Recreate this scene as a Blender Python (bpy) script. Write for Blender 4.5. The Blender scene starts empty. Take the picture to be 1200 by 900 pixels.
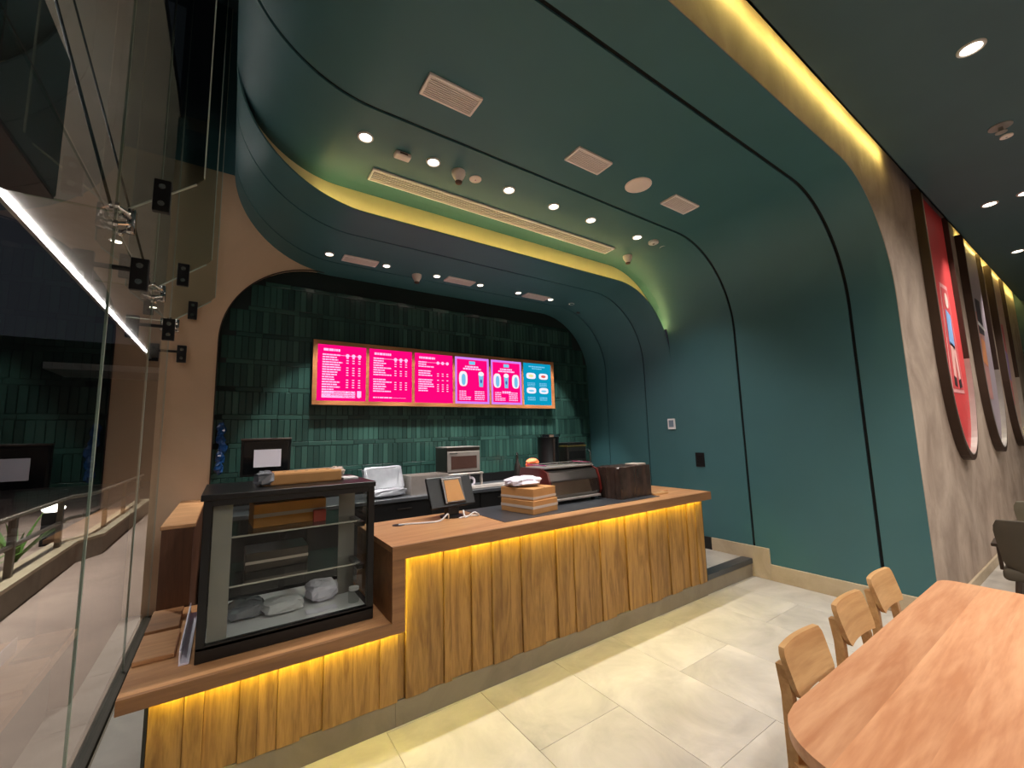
import bpy, bmesh, math, random
from mathutils import Vector, Matrix
random.seed(7)
SC = bpy.context.scene
COL = SC.collection
PI = math.pi

# ------------------------------------------------------------------ camera, world, exposure
FPX = 487.0
YAW, PITCH, ROLL = math.radians(34.27), math.radians(6.9), math.radians(-1.52)
fw = Vector((math.sin(YAW)*math.cos(PITCH), math.cos(YAW)*math.cos(PITCH), math.sin(PITCH)))
rt = Vector((math.cos(YAW), -math.sin(YAW), 0))
up = rt.cross(fw)
rt2 = rt*math.cos(ROLL)+up*math.sin(ROLL)
up2 = -rt*math.sin(ROLL)+up*math.cos(ROLL)
cd = bpy.data.cameras.new('camera'); cam = bpy.data.objects.new('camera', cd); COL.objects.link(cam)
cam.matrix_world = Matrix(((rt2.x, up2.x, -fw.x, 0), (rt2.y, up2.y, -fw.y, 0), (rt2.z, up2.z, -fw.z, 1.62), (0, 0, 0, 1)))
cd.sensor_fit = 'HORIZONTAL'; cd.sensor_width = 36; cd.lens = FPX/1200*36; cd.clip_start = .02; cd.clip_end = 200
SC.camera = cam
w = bpy.data.worlds.new('night'); SC.world = w; w.use_nodes = True
w.node_tree.nodes['Background'].inputs[0].default_value = (.05, .05, .065, 1)
w.node_tree.nodes['Background'].inputs[1].default_value = .25
SC.view_settings.view_transform = 'Standard'; SC.view_settings.look = 'None'
SC.view_settings.gamma = 1; SC.view_settings.use_curve_mapping = False
SC.view_settings.exposure = 0.5
P_VAULT, P_BACK, P_HALL, P_WASH = 53, 175, 108, 75      # downlight watts
S_COUNTER, S_COVE, S_FASCIA, S_STREET = 46, 24, 32, 38    # strip emission strengths

# ------------------------------------------------------------------ helpers
def lin(c):
    return tuple(((v/255)/12.92 if v/255 <= .04045 else ((v/255+.055)/1.055)**2.4) for v in c)+(1,)

def base_mat(name):
    m = bpy.data.materials.new(name); m.use_nodes = True
    return m, m.node_tree, m.node_tree.nodes['Principled BSDF']

def mat(name, c, rough=.6, metal=0, var=.08, scale=6, bump=0, bscale=60, coat=0):
    m, t, b = base_mat(name)
    b.inputs['Roughness'].default_value = rough; b.inputs['Metallic'].default_value = metal
    if coat: b.inputs['Coat Weight'].default_value = coat
    tc = t.nodes.new('ShaderNodeTexCoord')
    n = t.nodes.new('ShaderNodeTexNoise'); n.inputs['Scale'].default_value = scale; n.inputs['Detail'].default_value = 5
    t.links.new(tc.outputs['Object'], n.inputs['Vector'])
    r = t.nodes.new('ShaderNodeValToRGB'); l = lin(c)
    r.color_ramp.elements[0].position = .3; r.color_ramp.elements[1].position = .7
    r.color_ramp.elements[0].color = tuple(v*(1-var) for v in l[:3])+(1,)
    r.color_ramp.elements[1].color = tuple(min(1, v*(1+var)) for v in l[:3])+(1,)
    t.links.new(n.outputs['Fac'], r.inputs[0]); t.links.new(r.outputs[0], b.inputs['Base Color'])
    if bump:
        n2 = t.nodes.new('ShaderNodeTexNoise'); n2.inputs['Scale'].default_value = bscale; n2.inputs['Detail'].default_value = 3
        t.links.new(tc.outputs['Object'], n2.inputs['Vector'])
        bp = t.nodes.new('ShaderNodeBump'); bp.inputs['Strength'].default_value = bump; bp.inputs['Distance'].default_value = .02
        t.links.new(n2.outputs['Fac'], bp.inputs['Height']); t.links.new(bp.outputs[0], b.inputs['Normal'])
    return m

def wood(name, c1, c2, axis, rough=.45, grain=1.0, rnd=.25):
    m, t, b = base_mat(name); b.inputs['Roughness'].default_value = rough
    tc = t.nodes.new('ShaderNodeTexCoord'); oi = t.nodes.new('ShaderNodeObjectInfo')
    add = t.nodes.new('ShaderNodeVectorMath'); add.operation = 'MULTIPLY_ADD'
    add.inputs[1].default_value = (1, 1, 1)
    cmb = t.nodes.new('ShaderNodeCombineXYZ'); mul = t.nodes.new('ShaderNodeMath'); mul.operation = 'MULTIPLY'; mul.inputs[1].default_value = 37
    t.links.new(oi.outputs['Random'], mul.inputs[0])
    for i in range(3): t.links.new(mul.outputs[0], cmb.inputs[i])
    t.links.new(tc.outputs['Object'], add.inputs[0]); t.links.new(cmb.outputs[0], add.inputs[2])
    mp = t.nodes.new('ShaderNodeMapping')
    s = [9*grain]*3; s['xyz'.index(axis)] = .9*grain; mp.inputs['Scale'].default_value = s
    t.links.new(add.outputs[0], mp.inputs['Vector'])
    n = t.nodes.new('ShaderNodeTexNoise'); n.inputs['Scale'].default_value = 1.0; n.inputs['Detail'].default_value = 4; n.inputs['Distortion'].default_value = 1.6
    t.links.new(mp.outputs[0], n.inputs['Vector'])
    n2 = t.nodes.new('ShaderNodeTexNoise'); n2.inputs['Scale'].default_value = 9; n2.inputs['Detail'].default_value = 3
    t.links.new(mp.outputs[0], n2.inputs['Vector'])
    mx = t.nodes.new('ShaderNodeMath'); mx.operation = 'MULTIPLY_ADD'; mx.inputs[1].default_value = .35
    t.links.new(n2.outputs['Fac'], mx.inputs[0]); 
    sb = t.nodes.new('ShaderNodeMath'); sb.operation = 'SUBTRACT'; sb.inputs[1].default_value = .175
    t.links.new(n.outputs['Fac'], sb.inputs[0]); t.links.new(sb.outputs[0], mx.inputs[2])
    r = t.nodes.new('ShaderNodeValToRGB')
    r.color_ramp.elements[0].position = .32; r.color_ramp.elements[1].position = .66
    r.color_ramp.elements[0].color = lin(c1); r.color_ramp.elements[1].color = lin(c2)
    t.links.new(mx.outputs[0], r.inputs[0])
    hv = t.nodes.new('ShaderNodeHueSaturation')
    mr = t.nodes.new('ShaderNodeMapRange'); mr.inputs[3].default_value = 1-rnd; mr.inputs[4].default_value = 1+rnd*.6
    t.links.new(oi.outputs['Random'], mr.inputs[0]); t.links.new(mr.outputs[0], hv.inputs['Value'])
    t.links.new(r.outputs[0], hv.inputs['Color']); t.links.new(hv.outputs[0], b.inputs['Base Color'])
    bp = t.nodes.new('ShaderNodeBump'); bp.inputs['Strength'].default_value = .12; bp.inputs['Distance'].default_value = .01
    t.links.new(n2.outputs['Fac'], bp.inputs['Height']); t.links.new(bp.outputs[0], b.inputs['Normal'])
    return m

def plaster(name, c1, c2, rough=.7, scale=1.6, rnd=0, bump=.15, axis_scale=(1, 1, 1)):
    m, t, b = base_mat(name); b.inputs['Roughness'].default_value = rough
    tc = t.nodes.new('ShaderNodeTexCoord'); mp = t.nodes.new('ShaderNodeMapping'); mp.inputs['Scale'].default_value = axis_scale
    oi = t.nodes.new('ShaderNodeObjectInfo')
    add = t.nodes.new('ShaderNodeVectorMath'); add.operation = 'ADD'
    mul = t.nodes.new('ShaderNodeMath'); mul.operation = 'MULTIPLY'; mul.inputs[1].default_value = 23 if rnd else 0
    t.links.new(oi.outputs['Random'], mul.inputs[0]); t.links.new(tc.outputs['Object'], add.inputs[0]); t.links.new(mul.outputs[0], add.inputs[1])
    t.links.new(add.outputs[0], mp.inputs['Vector'])
    n = t.nodes.new('ShaderNodeTexNoise'); n.inputs['Scale'].default_value = scale; n.inputs['Detail'].default_value = 9; n.inputs['Roughness'].default_value = .62; n.inputs['Distortion'].default_value = .6
    t.links.new(mp.outputs[0], n.inputs['Vector'])
    r = t.nodes.new('ShaderNodeValToRGB'); r.color_ramp.elements[0].position = .3; r.color_ramp.elements[1].position = .68
    r.color_ramp.elements[0].color = lin(c1); r.color_ramp.elements[1].color = lin(c2)
    t.links.new(n.outputs['Fac'], r.inputs[0])
    hv = t.nodes.new('ShaderNodeHueSaturation'); mr = t.nodes.new('ShaderNodeMapRange'); mr.inputs[3].default_value = 1-rnd; mr.inputs[4].default_value = 1+rnd
    t.links.new(oi.outputs['Random'], mr.inputs[0]); t.links.new(mr.outputs[0], hv.inputs['Value'])
    t.links.new(r.outputs[0], hv.inputs['Color']); t.links.new(hv.outputs[0], b.inputs['Base Color'])
    bp = t.nodes.new('ShaderNodeBump'); bp.inputs['Strength'].default_value = bump; bp.inputs['Distance'].default_value = .01
    t.links.new(n.outputs['Fac'], bp.inputs['Height']); t.links.new(bp.outputs[0], b.inputs['Normal'])
    return m

def emit(name, c, s):
    m = bpy.data.materials.new(name); m.use_nodes = True; t = m.node_tree
    for n in list(t.nodes): t.nodes.remove(n)
    e = t.nodes.new('ShaderNodeEmission'); e.inputs[0].default_value = lin(c); e.inputs[1].default_value = s
    o = t.nodes.new('ShaderNodeOutputMaterial'); t.links.new(e.outputs[0], o.inputs[0])
    return m

def thin_glass(name, tint=(235, 240, 238), ior=1.5, rough=0.0, gain=1.0):
    m = bpy.data.materials.new(name); m.use_nodes = True; t = m.node_tree
    for n in list(t.nodes): t.nodes.remove(n)
    tr = t.nodes.new('ShaderNodeBsdfTransparent'); tr.inputs[0].default_value = lin(tint)
    gl = t.nodes.new('ShaderNodeBsdfGlossy'); gl.inputs['Roughness'].default_value = rough
    # Schlick reflectance on the outer side of each face only (a thin sheet, no inner total reflection)
    g = t.nodes.new('ShaderNodeNewGeometry'); dt = t.nodes.new('ShaderNodeVectorMath'); dt.operation = 'DOT_PRODUCT'
    t.links.new(g.outputs['Normal'], dt.inputs[0]); t.links.new(g.outputs['Incoming'], dt.inputs[1])
    ab = t.nodes.new('ShaderNodeMath'); ab.operation = 'ABSOLUTE'; t.links.new(dt.outputs['Value'], ab.inputs[0])
    om = t.nodes.new('ShaderNodeMath'); om.operation = 'SUBTRACT'; om.inputs[0].default_value = 1; t.links.new(ab.outputs[0], om.inputs[1])
    pw = t.nodes.new('ShaderNodeMath'); pw.operation = 'POWER'; pw.inputs[1].default_value = 5; t.links.new(om.outputs[0], pw.inputs[0])
    f0 = ((ior-1)/(ior+1))**2
    ma = t.nodes.new('ShaderNodeMath'); ma.operation = 'MULTIPLY_ADD'; ma.inputs[1].default_value = (1-f0)*gain; ma.inputs[2].default_value = f0*gain; t.links.new(pw.outputs[0], ma.inputs[0])
    nb = t.nodes.new('ShaderNodeMath'); nb.operation = 'SUBTRACT'; nb.inputs[0].default_value = 1; t.links.new(g.outputs['Backfacing'], nb.inputs[1])
    fr = t.nodes.new('ShaderNodeMath'); fr.operation = 'MULTIPLY'; t.links.new(ma.outputs[0], fr.inputs[0]); t.links.new(nb.outputs[0], fr.inputs[1])
    mx = t.nodes.new('ShaderNodeMixShader'); o = t.nodes.new('ShaderNodeOutputMaterial')
    t.links.new(fr.outputs[0], mx.inputs[0]); t.links.new(tr.outputs[0], mx.inputs[1]); t.links.new(gl.outputs[0], mx.inputs[2]); t.links.new(mx.outputs[0], o.inputs[0])
    return m

def tile_glaze(name, c1, c2):
    m, t, b = base_mat(name); b.inputs['Roughness'].default_value = .22
    oi = t.nodes.new('ShaderNodeObjectInfo'); g = t.nodes.new('ShaderNodeNewGeometry')
    ad = t.nodes.new('ShaderNodeMath'); ad.operation = 'ADD'; fr = t.nodes.new('ShaderNodeMath'); fr.operation = 'FRACT'
    t.links.new(oi.outputs['Random'], ad.inputs[0]); t.links.new(g.outputs['Random Per Island'], ad.inputs[1]); t.links.new(ad.outputs[0], fr.inputs[0])
    r = t.nodes.new('ShaderNodeValToRGB'); r.color_ramp.elements[0].color = lin(c1); r.color_ramp.elements[1].color = lin(c2)
    t.links.new(fr.outputs[0], r.inputs[0]); t.links.new(r.outputs[0], b.inputs['Base Color'])
    tc = t.nodes.new('ShaderNodeTexCoord'); n = t.nodes.new('ShaderNodeTexNoise'); n.inputs['Scale'].default_value = 25
    bp = t.nodes.new('ShaderNodeBump'); bp.inputs['Strength'].default_value = .12; bp.inputs['Distance'].default_value = .01
    t.links.new(tc.outputs['Object'], n.inputs['Vector']); t.links.new(n.outputs['Fac'], bp.inputs['Height']); t.links.new(bp.outputs[0], b.inputs['Normal'])
    return m

class MB:
    def __init__(s): s.bm = bmesh.new()
    def box(s, x0, x1, y0, y1, z0, z1, bev=0, seg=2, M=None):
        r = bmesh.ops.create_cube(s.bm, size=1)
        vs = r['verts']
        for v in vs: v.co = Vector(((x0+x1)/2+v.co.x*(x1-x0), (y0+y1)/2+v.co.y*(y1-y0), (z0+z1)/2+v.co.z*(z1-z0)))
        if bev:
            es = list({e for v in vs for e in v.link_edges})
            rr = bmesh.ops.bevel(s.bm, geom=es, offset=bev, segments=seg, affect='EDGES', profile=.5, clamp_overlap=True)
            vs = list({v for f in rr['faces'] for v in f.verts} | {v for v in vs if v.is_valid})
        if M is not None:
            for v in vs: v.co = M @ v.co
        return s
    def prism(s, pts, a0, a1, axis='y', M=None):
        # pts: 2-D outline; extruded along axis between a0 and a1
        def P(p, a):
            if axis == 'y': return Vector((p[0], a, p[1]))
            if axis == 'x': return Vector((a, p[0], p[1]))
            return Vector((p[0], p[1], a))
        A = [s.bm.verts.new(P(p, a0)) for p in pts]; B = [s.bm.verts.new(P(p, a1)) for p in pts]
        n = len(pts); fs = [s.bm.faces.new(A), s.bm.faces.new(B[::-1])]
        for i in range(n): fs.append(s.bm.faces.new((A[i], B[i], B[(i+1) % n], A[(i+1) % n])))
        bmesh.ops.recalc_face_normals(s.bm, faces=fs)
        if M is not None:
            for v in A+B: v.co = M @ v.co
        return s
    def cyl(s, p0, p1, r0, r1=None, seg=16, cap=True):
        if r1 is None: r1 = r0
        p0, p1 = Vector(p0), Vector(p1); d = (p1-p0).normalized()
        a = d.orthogonal().normalized(); b = d.cross(a)
        A = [s.bm.verts.new(p0+(a*math.cos(2*PI*i/seg)+b*math.sin(2*PI*i/seg))*r0) for i in range(seg)]
        B = [s.bm.verts.new(p1+(a*math.cos(2*PI*i/seg)+b*math.sin(2*PI*i/seg))*r1) for i in range(seg)]
        for i in range(seg): s.bm.faces.new((A[i], A[(i+1) % seg], B[(i+1) % seg], B[i]))
        if cap: s.bm.faces.new(A[::-1]); s.bm.faces.new(B)
        return s
    def tube(s, pts, r, seg=8):
        pts = [Vector(p) for p in pts]; rings = []
        prev = None
        for i, p in enumerate(pts):
            d = (pts[min(i+1, len(pts)-1)]-pts[max(i-1, 0)]).normalized()
            a = d.orthogonal().normalized() if prev is None else (prev-d*prev.dot(d)).normalized()
            prev = a; b = d.cross(a)
            rr = r[i] if isinstance(r, (list, tuple)) else r
            rings.append([s.bm.verts.new(p+(a*math.cos(2*PI*k/seg)+b*math.sin(2*PI*k/seg))*rr) for k in range(seg)])
        for A, B in zip(rings, rings[1:]):
            for k in range(seg): s.bm.faces.new((A[k], A[(k+1) % seg], B[(k+1) % seg], B[k]))
        s.bm.faces.new(rings[0][::-1]); s.bm.faces.new(rings[-1])
        return s
    def lathe(s, prof, c=(0, 0, 0), seg=24, axis='z'):
        c = Vector(c); rings = []
        for r, h in prof:
            ring = []
            for k in range(seg):
                x, y = r*math.cos(2*PI*k/seg), r*math.sin(2*PI*k/seg)
                ring.append(s.bm.verts.new(c+(Vector((x, y, h)) if axis == 'z' else Vector((x, h, y)))))
            rings.append(ring)
        fs = []
        for A, B in zip(rings, rings[1:]):
            for k in range(seg): fs.append(s.bm.faces.new((A[k], A[(k+1) % seg], B[(k+1) % seg], B[k])))
        fs.append(s.bm.faces.new(rings[0][::-1])); fs.append(s.bm.faces.new(rings[-1]))
        bmesh.ops.recalc_face_normals(s.bm, faces=fs)
        return s
    def quad(s, a, b, c, d):
        s.bm.faces.new([s.bm.verts.new(Vector(p)) for p in (a, b, c, d)]); return s
    def sheet(s, prof, y0, y1, th, side=1):
        # prof: (x, z) polyline; a sheet with thickness th pushed to its left (outside)
        n = len(prof); off = []
        for i in range(n):
            a, b = prof[max(i-1, 0)], prof[min(i+1, n-1)]
            dx, dz = b[0]-a[0], b[1]-a[1]; L = math.hypot(dx, dz)
            off.append((prof[i][0]+side*dz/L*th, prof[i][1]-side*dx/L*th))
        s.prism(list(prof)+off[::-1], y0, y1, 'y')
        return s
    def blob(s, c, rx, ry, rz, jit=.12, seed=0, nu=14, nv=9, pw=.6):
        rnd = random.Random(seed); rings = []
        sg = lambda v, p: math.copysign(abs(v)**p, v)
        for j in range(nv+1):
            th = -PI/2+PI*j/nv; ring = []
            for i in range(nu):
                ph = 2*PI*i/nu; k = 1+rnd.uniform(-jit, jit)
                ring.append(s.bm.verts.new((c[0]+rx*k*sg(math.cos(th), pw)*sg(math.cos(ph), pw), c[1]+ry*k*sg(math.cos(th), pw)*sg(math.sin(ph), pw), c[2]+rz*(1+rnd.uniform(-jit, jit)*.6)*sg(math.sin(th), pw))))
            rings.append(ring)
        for A, B in zip(rings, rings[1:]):
            for i in range(nu): s.bm.faces.new((A[i], A[(i+1) % nu], B[(i+1) % nu], B[i]))
        return s
    def build(s, name, m, parent=None, smooth=False, loc=None, rotz=0):
        me = bpy.data.meshes.new(name); s.bm.to_mesh(me); s.bm.free()
        me.materials.append(m)
        if smooth:
            me.polygons.foreach_set('use_smooth', [True]*len(me.polygons))
            try: me.set_sharp_from_angle(angle=math.radians(40))
            except Exception: pass
        o = bpy.data.objects.new(name, me); COL.objects.link(o)
        if parent is not None: o.parent = parent
        if loc is not None: o.location = loc
        if rotz: o.rotation_euler.z = rotz
        return o

def tag(o, label=None, cat=None, group=None, kind=None):
    if label: o['label'] = label
    if cat: o['category'] = cat
    if group: o['group'] = group
    if kind: o['kind'] = kind
    return o
def thing(name, label, cat, loc=(0, 0, 0), rotz=0, group=None):
    o = bpy.data.objects.new(name, None); COL.objects.link(o); o.empty_display_size = .1
    o.location = loc; o.rotation_euler.z = rotz
    return tag(o, label, cat, group)
def copy_tree(o, parent=None):
    c = o.copy(); COL.objects.link(c); c.parent = parent
    for ch in list(o.children): copy_tree(ch, c)
    return c
def struct(o): o['kind'] = 'structure'; return o
def arc(cx, cz, r, a0, a1, n=24):
    return [(cx+r*math.cos(math.radians(a0+(a1-a0)*i/n)), cz+r*math.sin(math.radians(a0+(a1-a0)*i/n))) for i in range(n+1)]

# ------------------------------------------------------------------ materials
M = {}
M['green'] = mat('green_paint', (62, 104, 108), .5, var=.04, scale=2.2, bump=.02, bscale=300)
M['green_dark'] = mat('dark_green_ceiling_paint', (68, 94, 100), .6, var=.05, scale=2)
M['black_gap'] = mat('black_shadow_gap', (6, 8, 8), .9)
M['cream'] = mat('cream_cove_paint', (232, 212, 160), .7, var=.03)
M['beige'] = plaster('beige_textured_plaster', (140, 120, 104), (188, 168, 150), .75, 2.2, bump=.25, axis_scale=(1, 1, .7))
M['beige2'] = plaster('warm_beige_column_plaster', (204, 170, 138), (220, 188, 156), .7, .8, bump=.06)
M['stone'] = plaster('pale_stone_floor', (164, 156, 146), (200, 191, 179), .38, 2.4, rnd=.05, bump=.03)
M['stone_trim'] = plaster('beige_stone_skirting', (168, 148, 120), (194, 176, 148), .5, 3, bump=.04)
M['grout'] = mat('floor_grout', (138, 126, 110), .9)
M['plinth'] = plaster('grey_beige_plinth', (120, 108, 90), (142, 130, 110), .5, 3, bump=.03)
M['tile'] = tile_glaze('green_glazed_tile', (30, 54, 50), (50, 82, 74))
M['tile_grout'] = mat('dark_green_grout', (16, 32, 30), .9)
M['oak'] = wood('oak_board', (122, 86, 42), (166, 124, 66), 'z', .5, grain=1.8, rnd=.10)
M['oak_top'] = wood('oak_worktop', (168, 118, 76), (196, 146, 100), 'x', .42, rnd=.03)
M['oak_dark'] = wood('oak_fascia_shaded', (122, 84, 52), (148, 104, 66), 'x', .5, rnd=.03)  # darker oak: shade on the counter fascia put into the colour
M['table'] = wood('table_oak', (196, 132, 92), (224, 166, 124), 'x', .38, grain=1.0, rnd=.13)
M['chairwood'] = wood('chair_oak', (180, 134, 86), (206, 162, 110), 'x', .45, rnd=.04)
M['black'] = mat('black_satin', (12, 12, 13), .35)
M['blackmetal'] = mat('black_metal', (20, 19, 19), .4, .3)
M['darkstone'] = mat('dark_grey_stone_top', (58, 60, 64), .3, var=.1)
M['steel'] = mat('brushed_steel', (180, 172, 166), .35, .6, var=.05, scale=20)
M['chrome'] = mat('polished_chrome', (210, 210, 208), .08, 1.0, var=.02)
M['steel_dark'] = mat('dark_steel', (90, 84, 80), .3, .9)
M['darkrail'] = mat('dark_bronze_channel', (62, 56, 46), .5, .4)
M['glass'] = thin_glass('clear_glass')
M['glass_case'] = thin_glass('case_glass', (240, 242, 240), 1.35)
M['glass_edge'] = mat('polished_glass_edge', (180, 190, 176), .2, 0, var=.02)
M['card'] = mat('brown_cardboard', (190, 138, 84), .8, var=.06, scale=10)
M['card_golden'] = mat('golden_cardboard', (208, 142, 60), .7, var=.08, scale=12)  # amber cardboard of the box in the display case
M['tape'] = mat('clear_packing_tape', (206, 190, 176), .25, var=.05)
M['white'] = mat('white_plastic', (222, 220, 220), .4, var=.02)
M['paper'] = mat('white_paper', (226, 220, 232), .8, var=.02)
M['foil'] = mat('silver_plastic_wrap', (150, 152, 158), .22, .5, var=.12, scale=18)
M['wrap'] = mat('dark_brown_plastic_wrap', (66, 52, 46), .22, .1, var=.3, scale=12)
M['red'] = mat('dark_red_enamel', (92, 26, 20), .3, coat=.5)
M['orange'] = mat('orange_cloth', (236, 116, 66), .7)
M['blue'] = mat('blue_plastic_film', (24, 62, 110), .2, var=.3, scale=30)
M['grille'] = mat('off_white_grille', (240, 226, 220), .6, var=.02)
M['grille_dark'] = mat('grille_shadow_slot', (92, 66, 56), .9)
M['speaker'] = mat('beige_speaker_cover', (236, 216, 204), .7, var=.03, scale=80)
M['lampring'] = mat('white_lamp_ring', (214, 210, 204), .4, var=.02)
M['warmlens'] = emit('lamp_lens_glow', (255, 240, 220), 9)
M['olive'] = mat('olive_brown_upholstery', (72, 64, 52), .8, bump=.1, bscale=200)
M['sage'] = mat('sage_upholstery', (132, 128, 112), .8, bump=.1, bscale=200)
M['darkwood'] = wood('dark_chair_wood', (48, 36, 28), (66, 50, 38), 'z')
M['panelred'] = mat('red_panel_print', (206, 62, 62), .55, var=.04)
M['panellav'] = mat('lavender_panel_print', (176, 160, 168), .55, var=.05)
M['panelcream'] = mat('cream_panel_print', (216, 184, 164), .55, var=.05)
M['frame_dark'] = mat('dark_bronze_panel_frame', (64, 44, 32), .5, .2)
M['frame_light'] = mat('light_metal_panel_rim', (190, 182, 172), .35, .5)
M['led_counter'] = emit('warm_led_counter', (255, 248, 92), S_COUNTER)
M['led_cove'] = emit('warm_led_cove', (255, 238, 150), S_COVE)
M['led_fascia'] = emit('warm_led_fascia', (255, 232, 128), S_FASCIA)
M['led_street'] = emit('white_led_street', (255, 240, 244), S_STREET)
M['soffit'] = plaster('grey_canopy_soffit', (186, 184, 178), (214, 212, 206), .3, 1.2, bump=.05)
M['paving'] = plaster('pinkish_outdoor_paving', (150, 128, 116), (176, 152, 138), .8, 1.2, bump=.2)
M['concrete'] = plaster('grey_kerb_concrete', (120, 110, 98), (142, 132, 118), .8, 3, bump=.1)
M['railmetal'] = mat('dull_rail_metal', (120, 108, 96), .4, .6)
M['leaf'] = mat('green_leaf', (92, 128, 52), .5, var=.2)
M['maroon'] = mat('lit_sign_underside', (62, 30, 30), .7)  # reddish light on the sign's bottom put into its colour
M['night'] = mat('dark_distant_wall', (26, 25, 27), .9)
M['night_tree'] = mat('dark_foliage', (18, 22, 18), .9, var=.3)
M['carwhite'] = mat('white_car_paint', (200, 200, 202), .3, coat=.6)
M['carred'] = mat('red_car_paint', (120, 30, 30), .3, coat=.6)
M['carglass'] = mat('dark_car_glass', (16, 18, 20), .1)
M['oak_shade'] = wood('shaded_oak_panel', (74, 44, 26), (94, 58, 36), 'z', .5, rnd=.03)  # oak of the end block, its shade put into a darker colour
M['case_strip'] = mat('pale_grey_case_strip', (150, 144, 136), .5)
M['tyre'] = mat('black_tyre', (14, 14, 14), .9)

# ------------------------------------------------------------------ the setting: floor
XG = -.5                        # glass facade plane
floor = struct(MB().box(XG-.05, 13.2, -5, 2.62, -.12, -.012).build('floor', M['grout']))
def clipx(a, b, lo, hi): return max(a, lo), min(b, hi)
k0 = int(math.floor((XG-2.0)/.6))
for k in range(k0, 19):
    xa, xb = clipx(2.0+.6*k, 2.6+.6*k, XG+.02, 13.2)
    if xb-xa < .02: continue
    off = 1.89 if k % 2 else 1.29
    for j in range(-7, 3):
        ya, yb = clipx(off+1.2*j, off+1.2*(j+1), -5, 2.52)
        if yb-ya < .02: continue
        MB().box(xa+.001, xb-.001, ya+.001, yb-.001, -.012, 0, .001, 1).build('floor_tile', M['stone'], floor)
plat = struct(MB().box(XG+.04, 4.88, 2.56, 4.94, 0, .17).build('floor_platform', M['grout']))
for i in range(9):
    for j in range(4):
        xa, xb = clipx(-.5+.6*i, .1+.6*i, XG+.05, 4.88); ya, yb = clipx(2.62+.6*j, 3.22+.6*j, 2.62, 4.94)
        MB().box(xa+.002, xb-.002, ya+.002, yb-.002, .17, .182, .0015, 1).build('floor_tile', M['stone'], plat)
MB().box(3.98, 4.86, 2.50, 2.62, .135, .19, .006).build('step_nosing', M['darkstone'], plat)
MB().box(3.98, 4.86, 2.515, 2.56, 0, .135).build('step_riser', M['plinth'], plat)

# ------------------------------------------------------------------ green curved vault (wall + ceiling in one bent sheet)
main_arc_r = arc(3.88, 2.72, 1.0, 0, 90); main_arc_l = arc(.68, 4.475, .755, 270, 180)
in_arc_r = arc(3.93, 2.53, .95, 0, 90); in_arc_l = arc(.87, 4.42, .94, 270, 180)
main_prof = [(4.88, 0)]+main_arc_r+main_arc_l+[(-.075, 6.2)]
in_prof = [(4.88, 0)]+in_arc_r+in_arc_l+[(-.07, 6.2)]
def offs(prof, d):
    n = len(prof); o = []
    for i in range(n):
        a, b = prof[max(i-1, 0)], prof[min(i+1, n-1)]; dx, dz = b[0]-a[0], b[1]-a[1]; L = math.hypot(dx, dz)
        o.append((prof[i][0]+dz/L*d, prof[i][1]-dx/L*d))
    return o
vault = struct(MB().sheet(offs(main_prof, .016), 1.06, 3.35, .01).build('wall_vault', M['black_gap'], smooth=True))
for ya, yb in ((1.034, 1.361), (1.389, 2.467), (2.493, 3.3595)):
    MB().sheet(main_prof, ya, yb, .014).build('curved_panel', M['green'], vault, smooth=True)
MB().sheet([p for p in main_prof if p[1] > 2.95], 3.36, 3.49, .014).build('curved_panel', M['green'], vault, smooth=True)
alc = struct(MB().sheet(offs(in_prof, .014), 3.40, 4.95, .008).build('wall_alcove', M['black_gap'], smooth=True))
for ya, yb in ((3.36, 3.792), (3.808, 4.522), (4.538, 4.935)):
    MB().sheet(in_prof, ya, yb, .012).build('curved_panel', M['green'], alc, smooth=True)
# cove back between the two sheets
b = MB(); ip = offs(in_prof, .012); mp_ = main_prof
for i in range(1, len(ip)-2):
    b.quad((ip[i][0], 3.47, ip[i][1]), (ip[i+1][0], 3.47, ip[i+1][1]), (mp_[i+1][0], 3.47, mp_[i+1][1]), (mp_[i][0], 3.47, mp_[i][1]))
b.build('cove_back', M['cream'], alc)
# LED strip lying in the cove
pts = [p for p in offs(in_prof, .019) if p[1] > 2.95 and p[1] < 3.9 and p[0] > .42]
led = tag(MB().tube([(p[0], 3.40, p[1]) for p in pts], .0055, 6).build('led_strip', M['led_cove']), 'warm LED strip hidden in the curved ceiling cove behind the bulkhead lip', 'led strip')
# skirting along the green wall
bb = struct(MB().box(4.862, 4.885, 1.05, 2.32, 0, .165, .003, 1).build('baseboard_right', M['stone_trim']))
MB().box(4.862, 4.885, 2.32, 2.97, 0, .325, .003, 1).build('stepped_skirting', M['stone_trim'], bb)
MB().box(4.862, 4.885, 2.97, 4.9, .17, .325, .003, 1).build('black_skirting', M['black'], bb)

# ------------------------------------------------------------------ beige front wall with the arched opening, hall shell
YF = 1.03; ZC = 4.05; YC = .95
b = MB(); ap = [p for p in offs(main_prof, .004)[1:-1]]
arch = [p for p in ap if p[1] < 4.3]
for a, c in zip(arch, arch[1:]):
    b.prism([a, (a[0], 4.32), (c[0], 4.32), c], YF, YF+.035, 'y') if abs(a[0]-c[0]) > 1e-5 else None
b.box(4.884, 13.2, YF, YF+.1, 0, 4.32)
wall_front = struct(b.build('wall_front', M['beige']))
b = MB().box(XG, 13.2, -5, YC, ZC, ZC+.08)
ceiling = struct(b.build('ceiling', M['green_dark']))
MB().box(XG, 13.2, YC-.012, YC, ZC-.0, ZC+.10).build('cove_lip', M['green_dark'], ceiling)
struct(MB().box(XG, 13.2, YC, YF+.04, 4.32, 4.36).build('trim_1', M['beige']))
struct(MB().box(XG, 13.3, -5.1, -5, 0, 4.1).build('wall_rear', M['beige']))
struct(MB().box(13.2, 13.3, -5, 1.1, 0, 4.36).build('wall_right', M['green_dark']))
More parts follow.
